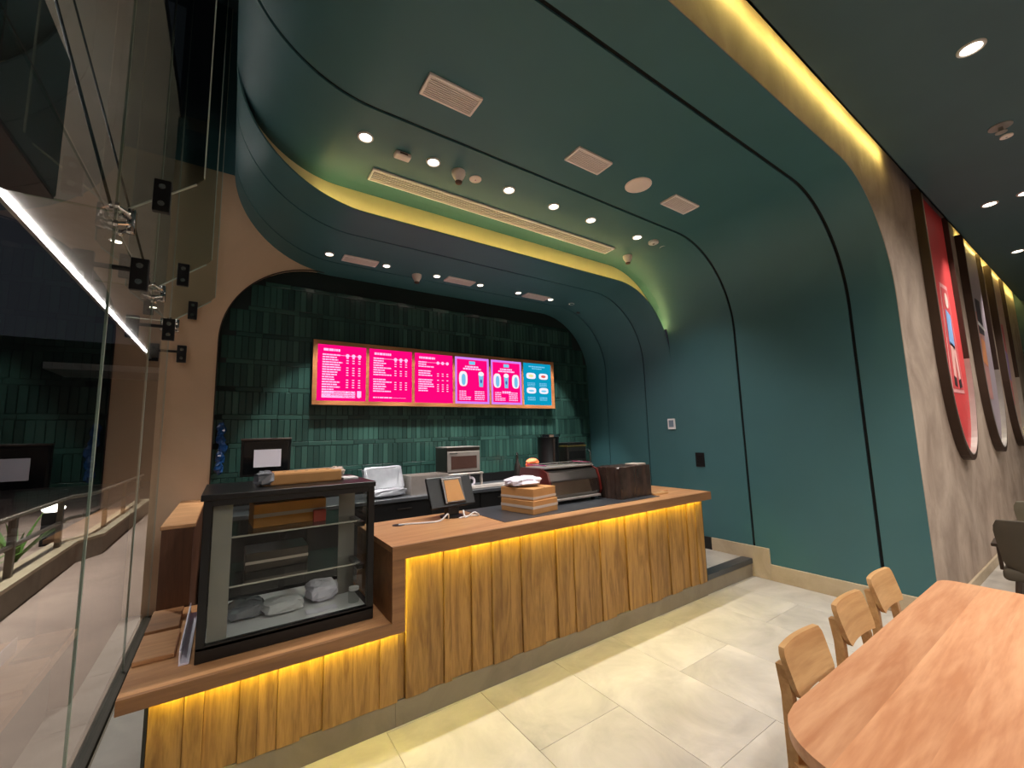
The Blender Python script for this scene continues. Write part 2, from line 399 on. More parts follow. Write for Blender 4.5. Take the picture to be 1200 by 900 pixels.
struct(MB().box(5.0, 13.2, YF-.02, YF, 0, .1, .003, 1).build('baseboard_front', M['stone_trim']))
for xa, xb in ((.3, 5.0), (8.05, 13.1)):
    tag(MB().box(xa, xb, .962, .974, 4.13, 4.142).build('led_strip', M['led_fascia']),
        'warm LED strip in the ceiling slot above the arched opening' if xa < 1 else 'warm LED strip in the ceiling slot above the hanging panels', 'led strip')
struct(MB().box(XG-.3, -.05, .98, 5.1, 6.2, 6.3).build('ceiling_shaft', M['green_dark']))

# ------------------------------------------------------------------ back wall: tiles and beige column wall with arch
YT = 4.94
wall_back = struct(MB().box(-.2, 4.90, YT, YT+.1, 0, 3.6).build('wall_back', M['tile_grout']))
TW, PITCHZ, Z0 = .0575, .281, 1.275
def in_tunnel(x, z):
    if x > 3.93 and z > 2.53: return math.hypot(x-3.93, z-2.53) < .955
    if x < .78 and z > 2.55: return math.hypot(x-.78, z-2.55) < .93
    return z < 3.49
me_tall = {}
rows = []
z = 1.112
rows.append((1.112, Z0-.003, 'tall'))
for k in range(9):
    zb = Z0+PITCHZ*k
    rows.append((zb, zb+.045, 'thin')); rows.append((zb+.048, zb+PITCHZ-.003, 'tall'))
stuff = MB(); ntile = 0; protos = {}
def tile_at(x0, x1, z0, z1, prefer):
    global ntile
    d = random.uniform(0, .004)
    if prefer and ntile < 296:
        key = (round(x1-x0, 4), round(z1-z0, 4))
        if key not in protos:
            o = MB().box(0, x1-x0, -.011, 0, 0, z1-z0, .003, 1).build('wall_tile', M['tile'], wall_back)
            protos[key] = o
        else:
            o = protos[key].copy(); COL.objects.link(o)
        o.location = (x0, YT-d+.001, z0); ntile += 1
    else:
        stuff.box(x0, x1, YT-.011-d, YT, z0, z1, .003, 1)
order = sorted(range(len(rows)), key=lambda i: (rows[i][0] > 2.0, i))
for ri in order:
    z0, z1, kind = rows[ri]
    if z0 > 3.5: continue
    wdt = TW if kind == 'tall' else .235
    x = -.16+(0 if kind == 'tall' else random.uniform(0, .2)); nrow = 0
    while x < 4.87:
        x1 = min(x+wdt, 4.875)
        if in_tunnel(x+.01, z1-.02) and in_tunnel(x1-.01, z1-.02) and x1-x > .02:
            tile_at(x+.0015, x1-.0015, z0, z1, True)
        x += wdt
tag(stuff.build('upper_wall_tiles', M['tile'], wall_back), kind='stuff')
# beige wall left, cut by the quarter-round arch of the tiled niche
ax, az, ar = .76, 2.6, .89
q = arc(ax, az, ar, 180, 90, 20)
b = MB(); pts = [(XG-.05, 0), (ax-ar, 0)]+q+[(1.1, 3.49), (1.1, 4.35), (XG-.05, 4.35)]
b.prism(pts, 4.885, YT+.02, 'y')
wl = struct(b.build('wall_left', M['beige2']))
MB().sheet([(ax-ar, 0)]+q+[(1.05, 3.49)], 4.878, 4.90, .008).build('bronze_edge', M['frame_dark'], wl)
struct(MB().box(XG-.05, 1.1, 4.885, 4.96, 4.35, 6.2).build('wall_upper', M['green']))

# ------------------------------------------------------------------ glass facade
win = struct(MB().box(XG-.03, XG+.03, -5, 4.885, 0, .16, .004, 1).build('window_1', M['darkrail']))
joints = [-3.43, -2.22, -1.01, .20, 1.41, 2.62, 3.83, 4.88]
ys = [-5]+joints
for a, c in zip(ys, ys[1:]):
    for z0, z1 in ((.14, 2.66), (2.668, 6.2)):
        MB().box(XG-.006, XG+.006, a+.004, c-.004, z0, z1).build('glass_pane', M['glass'], win)
for y in (2.62, 3.83, 4.85):
    fin = MB().prism([(XG+.008, 2.74), (-.20, 2.98), (-.17, 3.02), (-.17, 6.2), (XG+.008, 6.2)], y-.006, y+.006, 'y').build('glass_fin', M['glass'], win)
    MB().box(-.172, -.166, y-.006, y+.006, 3.02, 6.2).build('polished_edge', M['glass_edge'], fin)
    MB().cyl((XG+.01, y, 2.735), (-.20, y, 2.975), .005, seg=6).build('polished_edge', M['glass_edge'], fin)
    MB().cyl((XG-.30, y, 2.735), (XG-.01, y, 2.735), .005, seg=6).build('canopy_edge', M['glass_edge'], win)
    MB().box(XG-.004, XG+.007, y-.003, y+.003, .16, 6.2).build('silicone_joint', M['glass_edge'], win)
    sp = MB()
    for dy in (-.055, .055):
        for dz in (-.045, .045):
            sp.tube([(XG+.06, y, 2.70), (XG+.05, y+dy*.6, 2.70+dz*.6), (XG+.008, y+dy, 2.70+dz)], [.012, .010, .008], 8)
            sp.cyl((XG+.008, y+dy, 2.70+dz), (XG+.022, y+dy, 2.70+dz), .016, seg=12)
    sp.box(XG+.045, XG+.075, y-.022, y+.022, 2.64, 2.76, .006)
    s_ = sp.build('spider_fitting', M['chrome'], win, smooth=True)
    MB().box(-.37, -.30, y-.016, y+.016, 2.78, 2.95, .004).build('clamp_plate', M['blackmetal'], s_)
    MB().cyl((-.335, y-.022, 2.82), (-.335, y+.022, 2.82), .014, seg=12).cyl((-.335, y-.022, 2.91), (-.335, y+.022, 2.91), .014, seg=12).build('bolt', M['chrome'], s_)
    MB().box(-.43, -.36, y-.014, y+.014, 2.36, 2.52, .004).cyl((XG+.006, y, 2.46), (-.40, y, 2.46), .012, seg=10).build('door_patch', M['blackmetal'], s_)
    MB().cyl((-.395, y-.02, 2.40), (-.395, y+.02, 2.40), .014, seg=12).cyl((-.395, y-.02, 2.48), (-.395, y+.02, 2.48), .014, seg=12).build('bolt', M['chrome'], s_)

# ------------------------------------------------------------------ outside at night
struct(MB().box(-30, XG-.04, -12, 45, -.2, -.05).build('floor_outside', M['paving']))
can = struct(MB().box(-2.50, XG-.03, -6, 20, 4.80, 4.95).build('ceiling_canopy', M['soffit']))
MB().box(-2.56, -2.50, -6, 20, 4.74, 4.98).build('canopy_edge', M['soffit'], can)
ls = MB().box(-2.49, -2.46, -6, 18.8, 4.785, 4.798).build('led_strip', M['led_street'])
tag(ls, 'bright white LED line along the outer edge of the street canopy', 'led strip')
# black sign box under the canopy
sg = thing('hanging_sign', 'black box sign hanging under the canopy outside the glass facade', 'sign', (-.83, 1.6, 2.73))
MB().box(-.12, .13, -.9, 1.02, .012, .70, .006, 1).build('sign_box', M['black'], sg)
MB().box(-.115, .125, -.89, 1.01, 0, .011).build('underside', M['maroon'], sg)
MB().box(-.05, .05, .6, .85, .70, 2.07).build('hanger', M['blackmetal'], sg)
for y in (2.62, 3.83):
    rod = MB().cyl((XG-.02, y+.02, 2.76), (XG-.56, y+.02, 4.80), .007, seg=8).build('tie_rod', M['blackmetal'])
    tag(rod, 'dark diagonal tie rod from the nearer glass fin up to the canopy' if y < 3 else 'dark diagonal tie rod from the farther glass fin up to the canopy', 'rod')
# planter wall and railing
pw = thing('planter_wall', 'low concrete planter wall carrying the handrail outside the glass', 'wall', (0, 0, -.05))
pw_pts = [(-1.75, -3), (-1.75, 8.7), (-1.55, 9.15), (-1.55, 14), (-1.8, 14), (-1.8, 9.2), (-2.0, 8.8), (-2.0, -3)]
MB().prism(pw_pts, 0, .27, 'z').build('wall_body', M['concrete'], pw)
MB().prism([(x+(.02 if i < 4 else -.02), y) for i, (x, y) in enumerate(pw_pts)], .27, .31, 'z').build('coping', M['stone_trim'], pw)
rl = thing('handrail', 'metal handrail with two rails and posts on the planter wall outside', 'railing', (0, 0, .26))
path = [(-1.86, -3), (-1.86, 8.75), (-1.67, 9.2), (-1.67, 13.5)]
for zz, nm in ((.62, 'top_rail'), (.32, 'middle_rail')):
    MB().tube([(x, y, zz) for x, y in path], .026, 8).build(nm, M['railmetal'], rl, smooth=True)
for x, y in ((-1.86, 3.7), (-1.86, 5.25), (-1.86, 6.8), (-1.86, 8.35), (-1.67, 9.85), (-1.67, 11.4), (-1.67, 13)):
    MB().box(x-.03, x+.03, y-.03, y+.03, 0, .62, .004, 1).build('post', M['railmetal'], rl)
# spiky plants behind the wall
for n, (px, py, hh, lb) in enumerate(((-2.42, 9.0, .72, 'spiky green plant nearest the bollard lamp behind the planter wall'), (-2.42, 7.3, .68, 'low leafy green plant nearest the window behind the planter wall'))):
    pl = thing('spiky_plant', lb, 'plant', (px, py, .0), 0, 'plants in the planter')
    for i in range(14):
        a = i*2.4+n; L = hh*random.uniform(.8, 1.2); t = random.uniform(.5, 1.0); bmw = MB()
        for k in range(4):
            pass
        prev = None; vs = []
        for k in range(5):
            f = k/4; rr = L*t*f; zz = L*(f*1.0-.35*f*f*t)+.02; wd = .035*(1-f)+.003
            cx, cy = rr*math.cos(a), rr*math.sin(a); nx, ny = -math.sin(a)*wd, math.cos(a)*wd
            vs.append((bmw.bm.verts.new((cx+nx, cy+ny, zz)), bmw.bm.verts.new((cx, cy, zz-.012*(1-f))), bmw.bm.verts.new((cx-nx, cy-ny, zz))))
        for p, q_ in zip(vs, vs[1:]):
            bmw.bm.faces.new((p[0], p[1], q_[1], q_[0])); bmw.bm.faces.new((p[1], p[2], q_[2], q_[1]))
        bmw.build('leaf', M['leaf'], pl, smooth=True)
# bollard lamp
bo = thing('bollard_lamp', 'dark bollard with glowing white top beyond the handrail', 'lamp', (-2.45, 10.6, -.05))
MB().box(-.11, .11, -.11, .11, 0, .55, .01).build('post', M['blackmetal'], bo)
MB().lathe([(.08, .55), (.13, .57), (.15, .61), (.12, .65), (.05, .67)]).build('lamp_head', emit('bollard_glow', (255, 236, 224), 9), bo, smooth=True)
# far building
fb = thing('far_building', 'dark building across the street with a pale lit eave', 'building', (-4, 24, -.05))
MB().box(-9, 3.4, 1.2, 6, 0, 6.2).build('wall', M['night'], fb)
MB().box(-1.9, 2.2, -1.4, 1.2, 4.6, 4.85).build('eave', M['soffit'], fb)

# ------------------------------------------------------------------ light fittings
def spot(parent, loc, watts, size=75, blend=.7, tgt=None, col=(1, .95, .90), rad=.04):
    l = bpy.data.lights.new('spot', 'SPOT'); l.energy = watts; l.spot_size = math.radians(size); l.spot_blend = blend; l.color = col; l.shadow_soft_size = rad
    o = bpy.data.objects.new('spot_beam', l); COL.objects.link(o); o.parent = parent; o.location = loc
    if tgt is not None: o.rotation_euler = (Vector(tgt)).to_track_quat('-Z', 'Y').to_euler()
    return o
def downlight(x, y, z, label, watts, group, size=75, tgt=None, r=.055, col=(1, .95, .90), blend=.7):
    t = thing('downlight', label, 'light', (x, y, z), 0, group)
    MB().lathe([(r*.72, -.001), (r*.76, -.010), (r*.92, -.012), (r, -.006), (r, .004), (r*.72, .004)]).build('trim_ring', M['lampring'], t, smooth=True)
    MB().cyl((0, 0, -.004), (0, 0, .002), r*.71, seg=20).build('lens', M['warmlens'], t)
    spot(t, (0, 0, -.02), watts, size, blend, tgt, col)
    return t
ordn = ['first', 'second', 'third', 'fourth', 'fifth', 'sixth', 'seventh', 'eighth', 'ninth']
for i, x in enumerate((.70, 1.21, 1.91, 2.41, 2.89, 3.59, 4.06)):
    downlight(x, 2.77, 3.72, ordn[i]+' round downlight from the left in the green ceiling row before the cove', P_VAULT, 'downlights over the counter', 102, (0, .04, -1))
for i, x in enumerate((.76, 1.34, 1.93, 2.51, 3.09, 3.64, 4.03)):
    downlight(x, 4.33, 3.48, ordn[i]+' small downlight from the left in the alcove ceiling above the menu', P_BACK, 'downlights over the back counter', 50, (0, .12, -1), .045, blend=.35)
f_ = (ZC-1.62)/(4.24-1.62)
for i, (x, y, lb) in enumerate(((4.21, .32, 'large round downlight in the dark ceiling above the table end'), (7.51, .64, 'small downlight in dark ceiling near the first hanging panel'), (7.51, .36, 'small downlight at the right edge of dark ceiling, nearer to the viewer'), (10.02, .66, 'downlight in dark ceiling furthest along the panel wall'))):
    downlight(x*f_, y*f_, ZC, lb, P_WASH if i else P_HALL, 'hall downlights', 70, (0, .12, -1) if i else None, .07)
for i, (x, y) in enumerate(((1.1, -.6), (2.9, -.6), (4.9, -.6), (7, -.6), (1.1, -2.4), (3.2, -2.4), (5.6, -2.4), (9.5, -1.5))):  # unseen wide-cone ceiling lights, added to fill the hall with light
    downlight(x, y, ZC, 'unseen fill light added in the dark ceiling behind the viewer above the tables', P_HALL, 'fill lights added behind the viewer', 155, None, .07)
for i, y in enumerate((5.6, 8.6, 12.5)):
    downlight(-1.6, y, 4.80, ['nearest', 'middle', 'farthest'][i]+' of three white canopy downlights outside the glass', 760, 'canopy downlights', 88, None, .09, (1, .93, .9))

# ceiling fittings
def vent(x0, x1, y0, y1, z, label, nsl, group):
    t = thing('ceiling_vent', label, 'vent', ((x0+x1)/2, (y0+y1)/2, z), 0, group); hx, hy = (x1-x0)/2, (y1-y0)/2
    MB().box(-hx+.015, hx-.015, -hy+.015, hy-.015, -.004, 0).build('backing', M['grille_dark'], t)
    b = MB(); f = .016
    b.box(-hx, hx, -hy, -hy+f, -.016, 0, .002, 1).box(-hx, hx, hy-f, hy, -.016, 0, .002, 1).box(-hx, -hx+f, -hy+f, hy-f, -.016, 0).box(hx-f, hx, -hy+f, hy-f, -.016, 0)
    b.build('frame', M['grille'], t)
    proto = None
    for i in range(nsl):
        y = -hy+f+(i+.5)*(2*hy-2*f)/nsl
        if proto is None:
            proto = MB().box(-hx+f, hx-f, -.0035, .0035, -.013, -.003).build('slat', M['grille'], t, loc=(0, y, 0))
        else:
            o = proto.copy(); COL.objects.link(o); o.location = (0, y, 0)
for i, (a, c) in enumerate(((.87, 1.225), (2.045, 2.40), (3.22, 3.58))):
    vent(a, c, 2.035, 2.205, 3.72, ['leftmost', 'middle', 'rightmost'][i]+' square slatted air vent in the high green ceiling before the seam', 9, 'air vents in the high ceiling')
for i, (a, c) in enumerate(((.89, 1.24), (2.05, 2.41), (3.2, 3.58))):
    vent(a, c, 4.26, 4.41, 3.48, ['leftmost', 'middle', 'rightmost'][i]+' small slatted air vent in the alcove ceiling above the menu', 6, 'air vents in the alcove ceiling')
vent(.84, 3.585, 3.08, 3.24, 3.72, 'very long slot air diffuser in the green ceiling beside the glowing cove', 5, 'slot diffuser')
def small(name, x, y, z, label, cat, prof, m, ax='z'):
    t = thing(name, label, cat, (x, y, z))
    MB().lathe(prof).build('housing', m, t, smooth=True); return t
t = thing('ceiling_sensor', 'rectangular beige sensor box between the two left downlights', 'sensor', (.98, 2.81, 3.72))
MB().box(-.06, .06, -.035, .035, -.035, 0, .012).build('housing', M['speaker'], t)
MB().box(-.03, .03, -.037, -.034, -.025, -.012).build('sensor_window', M['grille_dark'], t)
def smoke(x, y, z, lb):
    t = small('smoke_detector', x, y, z, lb, 'smoke detector', [(.055, 0), (.055, -.02), (.045, -.045), (.03, -.07), (.028, -.085)], M['speaker'])
    MB().lathe([(.029, -.085), (.024, -.1), (.012, -.104)]).build('sensor_cap', M['grille_dark'], t)
smoke(1.43, 2.78, 3.72, 'beige smoke detector beside the left part of the long diffuser')
smoke(3.89, 3.16, 3.72, 'beige smoke detector at the right end of the long diffuser')
smoke(1.72, 4.42, 3.48, 'beige smoke detector in the alcove ceiling above the menu')
t = small('ceiling_plate', 1.59, 2.79, 3.72, 'small blank beige disc next to the left smoke detector', 'cover plate', [(.05, 0), (.05, -.006), (.042, -.01)], M['speaker'])
MB().cyl((0, 0, -.012), (0, 0, -.0095), .006, seg=8).build('screw', M['chrome'], t)
t = small('ceiling_plate', 3.84, 2.75, 3.72, 'small pale disc between the two rightmost ceiling downlights', 'cover plate', [(.055, 0), (.055, -.02), (.04, -.028)], M['lampring'])
MB().cyl((0, 0, -.03), (0, 0, -.0275), .012, seg=8).build('sensor_dot', M['grille_dark'], t)
t = small('ceiling_speaker', 2.82, 2.13, 3.72, 'large flush round beige speaker between two square vents', 'speaker', [(.105, 0), (.105, -.006), (.09, -.009)], M['speaker'])
MB().lathe([(.104, -.001), (.113, -.004), (.113, 0)]).build('bezel', M['grille'], t)
t = small('security_camera', 4.29, 4.46, 3.48, 'small white dome camera at the right of the alcove ceiling', 'camera', [(.06, 0), (.06, -.02), (.052, -.03)], M['lampring'])
MB().lathe([(.045, -.03), (.042, -.05), (.03, -.07), (.012, -.08)]).build('dome', M['black'], t, smooth=True)
t = small('sprinkler', 5.59*f_, .34*f_, ZC, 'round grey sprinkler rose in the dark hall ceiling', 'sprinkler', [(.07, 0), (.07, -.008), (.03, -.012)], M['steel'])
MB().lathe([(.015, -.012), (.015, -.05), (.035, -.052), (.035, -.056)]).build('head', M['steel'], t)
t = small('ceiling_plate', 5.83*f_, .33*f_, ZC, 'small grey disc beside the sprinkler in the dark hall ceiling', 'cover plate', [(.04, 0), (.04, -.01), (.03, -.014)], M['grille'])
MB().cyl((0, 0, -.016), (0, 0, -.0135), .006, seg=8).build('screw', M['chrome'], t)

# ------------------------------------------------------------------ service counter
ct = thing('service_counter', 'long oak-fronted service counter with glowing strip under its worktop', 'counter', (0, 0, 0))
LIP = 2.42
MB().box(.80, 4.02, LIP+.0222, 3.2, .965, 1.0, .001, 1).build('worktop', M['oak_top'], ct)
MB().box(.80, 4.02, LIP, LIP+.022, .925, 1.0, .001, 1).build('front_fascia', M['oak_dark'], ct)
MB().box(.80, .875, LIP, LIP+.022, .59, .924, .001, 1).build('end_leg', M['oak_dark'], ct)
MB().box(.80, .83, LIP+.0222, 3.2, .59, .964).build('end_panel', M['oak_dark'], ct)
MB().box(.86, 3.96, 2.53, 3.15, .17, .964).build('carcass', M['blackmetal'], ct)
xs = [.905, 1.044, 1.15, 1.201, 1.348, 1.497, 1.646, 1.741, 1.937, 2.066, 2.231, 2.365, 2.519, 2.668, 2.838, 3.118, 3.26, 3.405, 3.56, 3.717, 3.84, 3.956]
random.seed(11)
for i, (a, c) in enumerate(zip(xs, xs[1:])):
    d = (0, .016, .004, .026, .010)[i % 5]
    MB().box(a+.0004, c-.0004, 2.49+d, 2.53, .135, .955, .0015, 1).build('front_board', M['oak'], ct)
MB().box(3.956, 3.972, 2.497, 3.15, .135, .955).build('end_board', M['blackmetal'], ct)
MB().box(1.65, 3.40, 2.56, 3.18, .999, 1.004, .001, 1).build('stone_inset', M['darkstone'], ct)
lst = MB().box(.89, 3.95, LIP+.035, LIP+.047, .945, .957).build('led_strip', M['led_counter'])
tag(lst, 'yellow LED strip under the front edge of the high counter worktop', 'led strip')
lst = MB().box(.8765, .8815, LIP+.03, LIP+.036, .62, .90).build('led_strip', M['led_counter'])
tag(lst, 'short upright yellow LED strip beside the counter end leg', 'led strip')
lc = thing('low_counter', 'low oak counter ledge under the glass display case', 'counter', (0, 0, 0))
MB().box(-.33, .80, LIP+.0222, 3.48, .555, .59, .001, 1).build('ledge_top', M['oak_top'], lc)
MB().box(-.33, .876, LIP, LIP+.022, .53, .59, .001, 1).build('front_fascia', M['oak_dark'], lc)
MB().box(-.22, .86, 2.53, 3.44, .0, .555).build('carcass', M['blackmetal'], lc)
xl = [-.232, -.108, -.037, .10, .174, .258, .361, .467, .61, .757, .858, .904]
for i, (a, c) in enumerate(zip(xl, xl[1:])):
    d = (.008, 0, .022, .004)[i % 4]
    MB().box(a+.0004, c-.0004, 2.49+d, 2.53, .135, .553, .0015, 1).build('front_board', M['oak'], lc)
MB().box(-.245, -.233, 2.50, 3.44, .0, .553).build('end_board', M['black'], lc)
lst = MB().box(-.215, .87, LIP+.035, LIP+.047, .536, .548).build('led_strip', M['led_counter'])
tag(lst, 'yellow LED strip under the low counter ledge', 'led strip')
pn = struct(MB().box(-.232, .852, 2.505, 2.53, 0, .134).build('trim_2', M['plinth']))
MB().box(.854, 3.972, 2.505, 2.53, 0, .134).build('plinth_board', M['plinth'], pn)
# wood cabinet block at the wall end of the ledge
wb = thing('wooden_end_block', 'tall oak block between the glass facade and the display case', 'cabinet', (0, 0, 0))
MB().box(-.32, -.16, 3.50, 4.87, .182, 1.075).build('body', M['oak_shade'], wb)
MB().box(-.33, -.15, 3.49, 4.88, 1.075, 1.10, .003, 1).build('top', M['oak_top'], wb)
MB().box(-.322, -.16, 3.484, 3.499, .60, 1.074).build('front_panel', M['oak_shade'], wb)
tag(MB().box(-.325, -.17, 2.72, 3.05, .591, .612, .003, 1).build('oak_plank', M['oak_top']), 'loose oak plank lying on the ledge near its front corner', 'plank')
tag(MB().box(-.325, -.18, 3.08, 3.42, .591, .617, .003, 1).build('oak_plank', M['oak_dark']), 'loose oak plank lying on the ledge against the tall end block', 'plank')
tag(MB().box(-.145, -.105, 2.60, 3.3, .591, .60).box(-.145, -.139, 2.60, 3.3, .60, .66).build('plastic_edging', M['paper']), 'pale lilac plastic edging strip beside the display case base', 'edging')

# ------------------------------------------------------------------ display case
X0, X1, Y0, Y1, Z0c, Z1c = -.085, .735, 2.56, 3.2, .592, 1.365
dc = thing('display_case', 'black framed glass pastry display case on the low oak ledge', 'display case', (X0, Y0, Z0c))
W, D, H = X1-X0, Y1-Y0, Z1c-Z0c
MB().box(0, W, 0, D, 0, .07, .003, 1).build('base', M['black'], dc)
MB().box(-.012, W+.006, -.008, D, H-.03, H, .003, 1).build('top', M['black'], dc)
f = .036
for nm, (xa, ya) in {'a': (0, 0), 'b': (W-f, 0), 'c': (0, D-f), 'd': (W-f, D-f)}.items():
    MB().box(xa, xa+f, ya, ya+f, .055, H-.03, .002, 1).build('corner_post', M['black'], dc)
MB().box(f, W-f, 0, f, .055, .075).build('front_frame', M['black'], dc); MB().box(f, W-f, 0, f, H-.058, H-.03).build('front_frame', M['black'], dc)
MB().box(f, W-f, .008, .013, .075, H-.058).build('front_glass', M['glass_case'], dc)
for xa in (.008, W-.013): MB().box(xa, xa+.005, f, D-f, .055, H-.03).build('side_glass', M['glass_case'], dc)
for xa, xb in ((f, W*.5+.012), (W*.5-.012, W-f)):
    dr = MB()
    yy = D-.022 if xa == f else D-.012
    dr.box(xa, xa+.03, yy, yy+.008, .055, H-.03).box(xb-.03, xb, yy, yy+.008, .055, H-.03).box(xa, xb, yy, yy+.008, .055, .09).box(xa, xb, yy, yy+.008, H-.09, H-.03)
    o = dr.build('sliding_door', M['black'], dc)
    MB().box(xa+.03, xb-.03, yy+.002, yy+.006, .09, H-.09).build('door_glass', M['glass_case'], o)
for zz in (.29, .535):
    o = MB().box(.05, W-.05, .10, D-.06, zz, zz+.007).build('shelf', M['glass_case'], dc)
    MB().box(.05, W-.05, .094, .10, zz-.001, zz+.008).build('shelf_edge', M['chrome'], o)
    for xa in (f, W-f-.035):
        MB().box(xa, xa+.035, .07, D-.06, zz-.026, zz-.001).build('shelf_bracket', M['blackmetal'], o)
MB().box(f, W-f, f, D-f, .07, .074).build('deck', M['white'], dc)
MB().box(f+.004, f+.085, .03, .036, .075, H-.06).build('inner_strip', M['case_strip'], dc)  # upright pale grey strip behind the case glass
MB().box(W-f-.10, W-f-.004, .30, .306, .075, H-.06).build('inner_strip', M['case_strip'], dc)  # second pale grey strip, set deeper at the right
# things inside the case
bx = thing('cardboard_box', 'golden cardboard box on the upper shelf inside the display case', 'box', (.33, 2.93, Z0c+.543), .05)
MB().box(-.2, .18, -.12, .12, 0, .13, .003, 1).build('carton', M['card_golden'], bx)
MB().box(-.2, .18, -.122, -.119, .055, .075).build('tape', M['tape'], bx)
o = tag(MB().box(.44, .51, 2.78, 2.80, Z0c+.59, Z0c+.66, .004).build('red_tag', mat('red_tag_plastic', (196, 66, 50), .5)), 'small red tag on the upper shelf inside the display case', 'tag')
o.location = (0, -.0, -.05)
for i, (cx, cy, rx, ry, rz, m, lb) in enumerate(((.12, 2.85, .09, .10, .04, 'foil', 'grey plastic packet at the left on the display case deck'), (.30, 2.80, .10, .09, .035, 'white', 'crumpled white plastic packet at the middle of the display case deck'), (.51, 2.86, .085, .10, .05, 'paper', 'lilac paper packet right of centre on the display case deck'))):
    tag(MB().blob((cx, cy, Z0c+.076+rz), rx, ry, rz, .14, 20+i).build('plastic_packet', M[m]), lb, 'packet')
tag(MB().box(.40, .56, 2.64, 2.71, Z0c+.076, Z0c+.07).build('white_card', M['paper'], rotz=0), 'small white card lying at the front of the display case deck', 'card')
jr = thing('glass_jar', 'small clear jar in the right corner of the display case', 'jar', (.655, 2.68, Z0c+.075))
MB().lathe([(.03, 0), (.032, .05), (.026, .065)]).build('jar_body', M['glass_case'], jr, smooth=True)
MB().lathe([(.028, .066), (.028, .082)]).build('lid', M['white'], jr)
bx = thing('shelf_box', 'dark packed carton on the lower shelf inside the display case', 'box', (.28, 2.98, Z0c+.298))
MB().box(-.17, .15, -.12, .12, 0, .10, .003, 1).build('carton', M['steel_dark'], bx)
MB().box(-.17, .15, -.122, -.119, .04, .055).build('tape', M['tape'], bx)
# package on top of the case
pk = thing('wrapped_parcel', 'long brown parcel in clear plastic on top of the display case', 'parcel', (.375, 2.86, Z1c), .06)
MB().box(-.215, .215, -.10, .10, 0, .07, .012, 2).build('carton', M['card'], pk)
b = MB()
for i in range(6): b.box(-.16+i*.06, -.145+i*.06, -.03, -.015, .0695, .0715)
b.build('perforations', M['grille_dark'], pk)
MB().blob((-.2, -.07, .045), .045, .05, .04, .25, 5).build('plastic_wrap', M['foil'], pk)
MB().blob((.205, -.01, .05), .035, .08, .03, .25, 6).build('plastic_wrap', M['tape'], pk)
tag(MB().box(.61, .70, 2.80, 2.92, Z1c, Z1c+.012, .003).build('white_card', M['white']), 'small white card lying beside the parcel on the display case top', 'card')

# ------------------------------------------------------------------ things on the counter
TZ = 1.004
# cardboard boxes
bx = thing('cardboard_box', 'lower brown cardboard box of the stack on the counter', 'box', (2.06, 2.82, TZ), .18, 'stacked cartons')
MB().box(-.145, .145, -.18, .18, 0, .10, .003, 1).build('carton', M['card'], bx)
MB().box(-.147, .147, -.182, .182, .042, .062).build('tape', M['tape'], bx)
bx = thing('cardboard_box', 'upper brown cardboard box of the stack on the counter', 'box', (2.06, 2.83, TZ+.10), .22, 'stacked cartons')
MB().box(-.14, .14, -.175, .175, 0, .09, .003, 1).build('carton', M['card'], bx)
MB().box(-.142, .142, -.177, .177, .012, .03).build('tape', M['tape'], bx)
MB().box(-.006, .006, -.1765, .1765, .089, .0915).build('flap_seam', M['grille_dark'], bx)
tag(MB().blob((2.03, 2.87, TZ+.19+.04), .14, .13, .04, .22, 9, 18, 9, .8).build('plastic_bag', M['paper']), 'crumpled white plastic bag on the cardboard boxes', 'bag')
# POS terminal
po = thing('point_of_sale_terminal', 'black touchscreen till seen from behind on the oak counter', 'till', (1.46, 3.02, 1.0), .12)
MB().lathe([(.09, 0), (.09, .012), (.03, .02)]).build('base', M['black'], po, smooth=True)
Mr = Matrix.Translation((0, .01, .19)) @ Matrix.Rotation(math.radians(-22), 4, 'X')
MB().box(-.2, .2, -.012, .016, -.12, .12, .008, 2, Mr).build('screen_housing', M['black'], po)
MB().box(-.195, .195, .017, .019, -.112, .112, 0, 1, Mr).build('screen', M['carglass'], po)
MB().box(-.085, .10, -.035, -.012, -.10, .10, .008, 2, Mr).build('rear_cover', M['steel_dark'], po)
MB().prism([(-.07, -.085), (.085, -.085), (.065, .08), (-.065, .08)], -.038, -.034, 'y', Mr).build('rear_plate', M['card'], po)
MB().box(-.05, .05, -.03, .03, .01, .12, .006).build('stand', M['black'], po)
for i, pts in enumerate((((1.40, 2.95, 1.006), (1.36, 2.88, 1.05), (1.30, 2.88, 1.012), (1.20, 2.9, 1.008), (1.10, 2.95, 1.006), (1.02, 2.99, 1.003)), ((1.52, 2.94, 1.05), (1.50, 2.86, 1.012), (1.56, 2.84, 1.045), (1.62, 2.88, 1.01), (1.58, 2.93, 1.006), (1.45, 2.90, 1.006)))):
    P_ = []
    for k in range(len(pts)-1):
        for s in range(6):
            a = [Vector(pts[max(k-1, 0)]), Vector(pts[k]), Vector(pts[k+1]), Vector(pts[min(k+2, len(pts)-1)])]; u = s/6
            P_.append(.5*((2*a[1])+(-a[0]+a[2])*u+(2*a[0]-5*a[1]+4*a[2]-a[3])*u*u+(-a[0]+3*a[1]-3*a[2]+a[3])*u**3))
    tag(MB().tube(P_, .006, 6).build('white_cable', M['white'], smooth=True), ['white cable running from the till to the worktop hole', 'short looped white cable in front of the till base'][i], 'cable')
tag(MB().lathe([(.045, 0), (.045, .002), (.03, .003)], (1.03, 2.99, 1.0)).build('cable_grommet', M['black']), 'black cable grommet in the oak worktop left of the till', 'grommet')
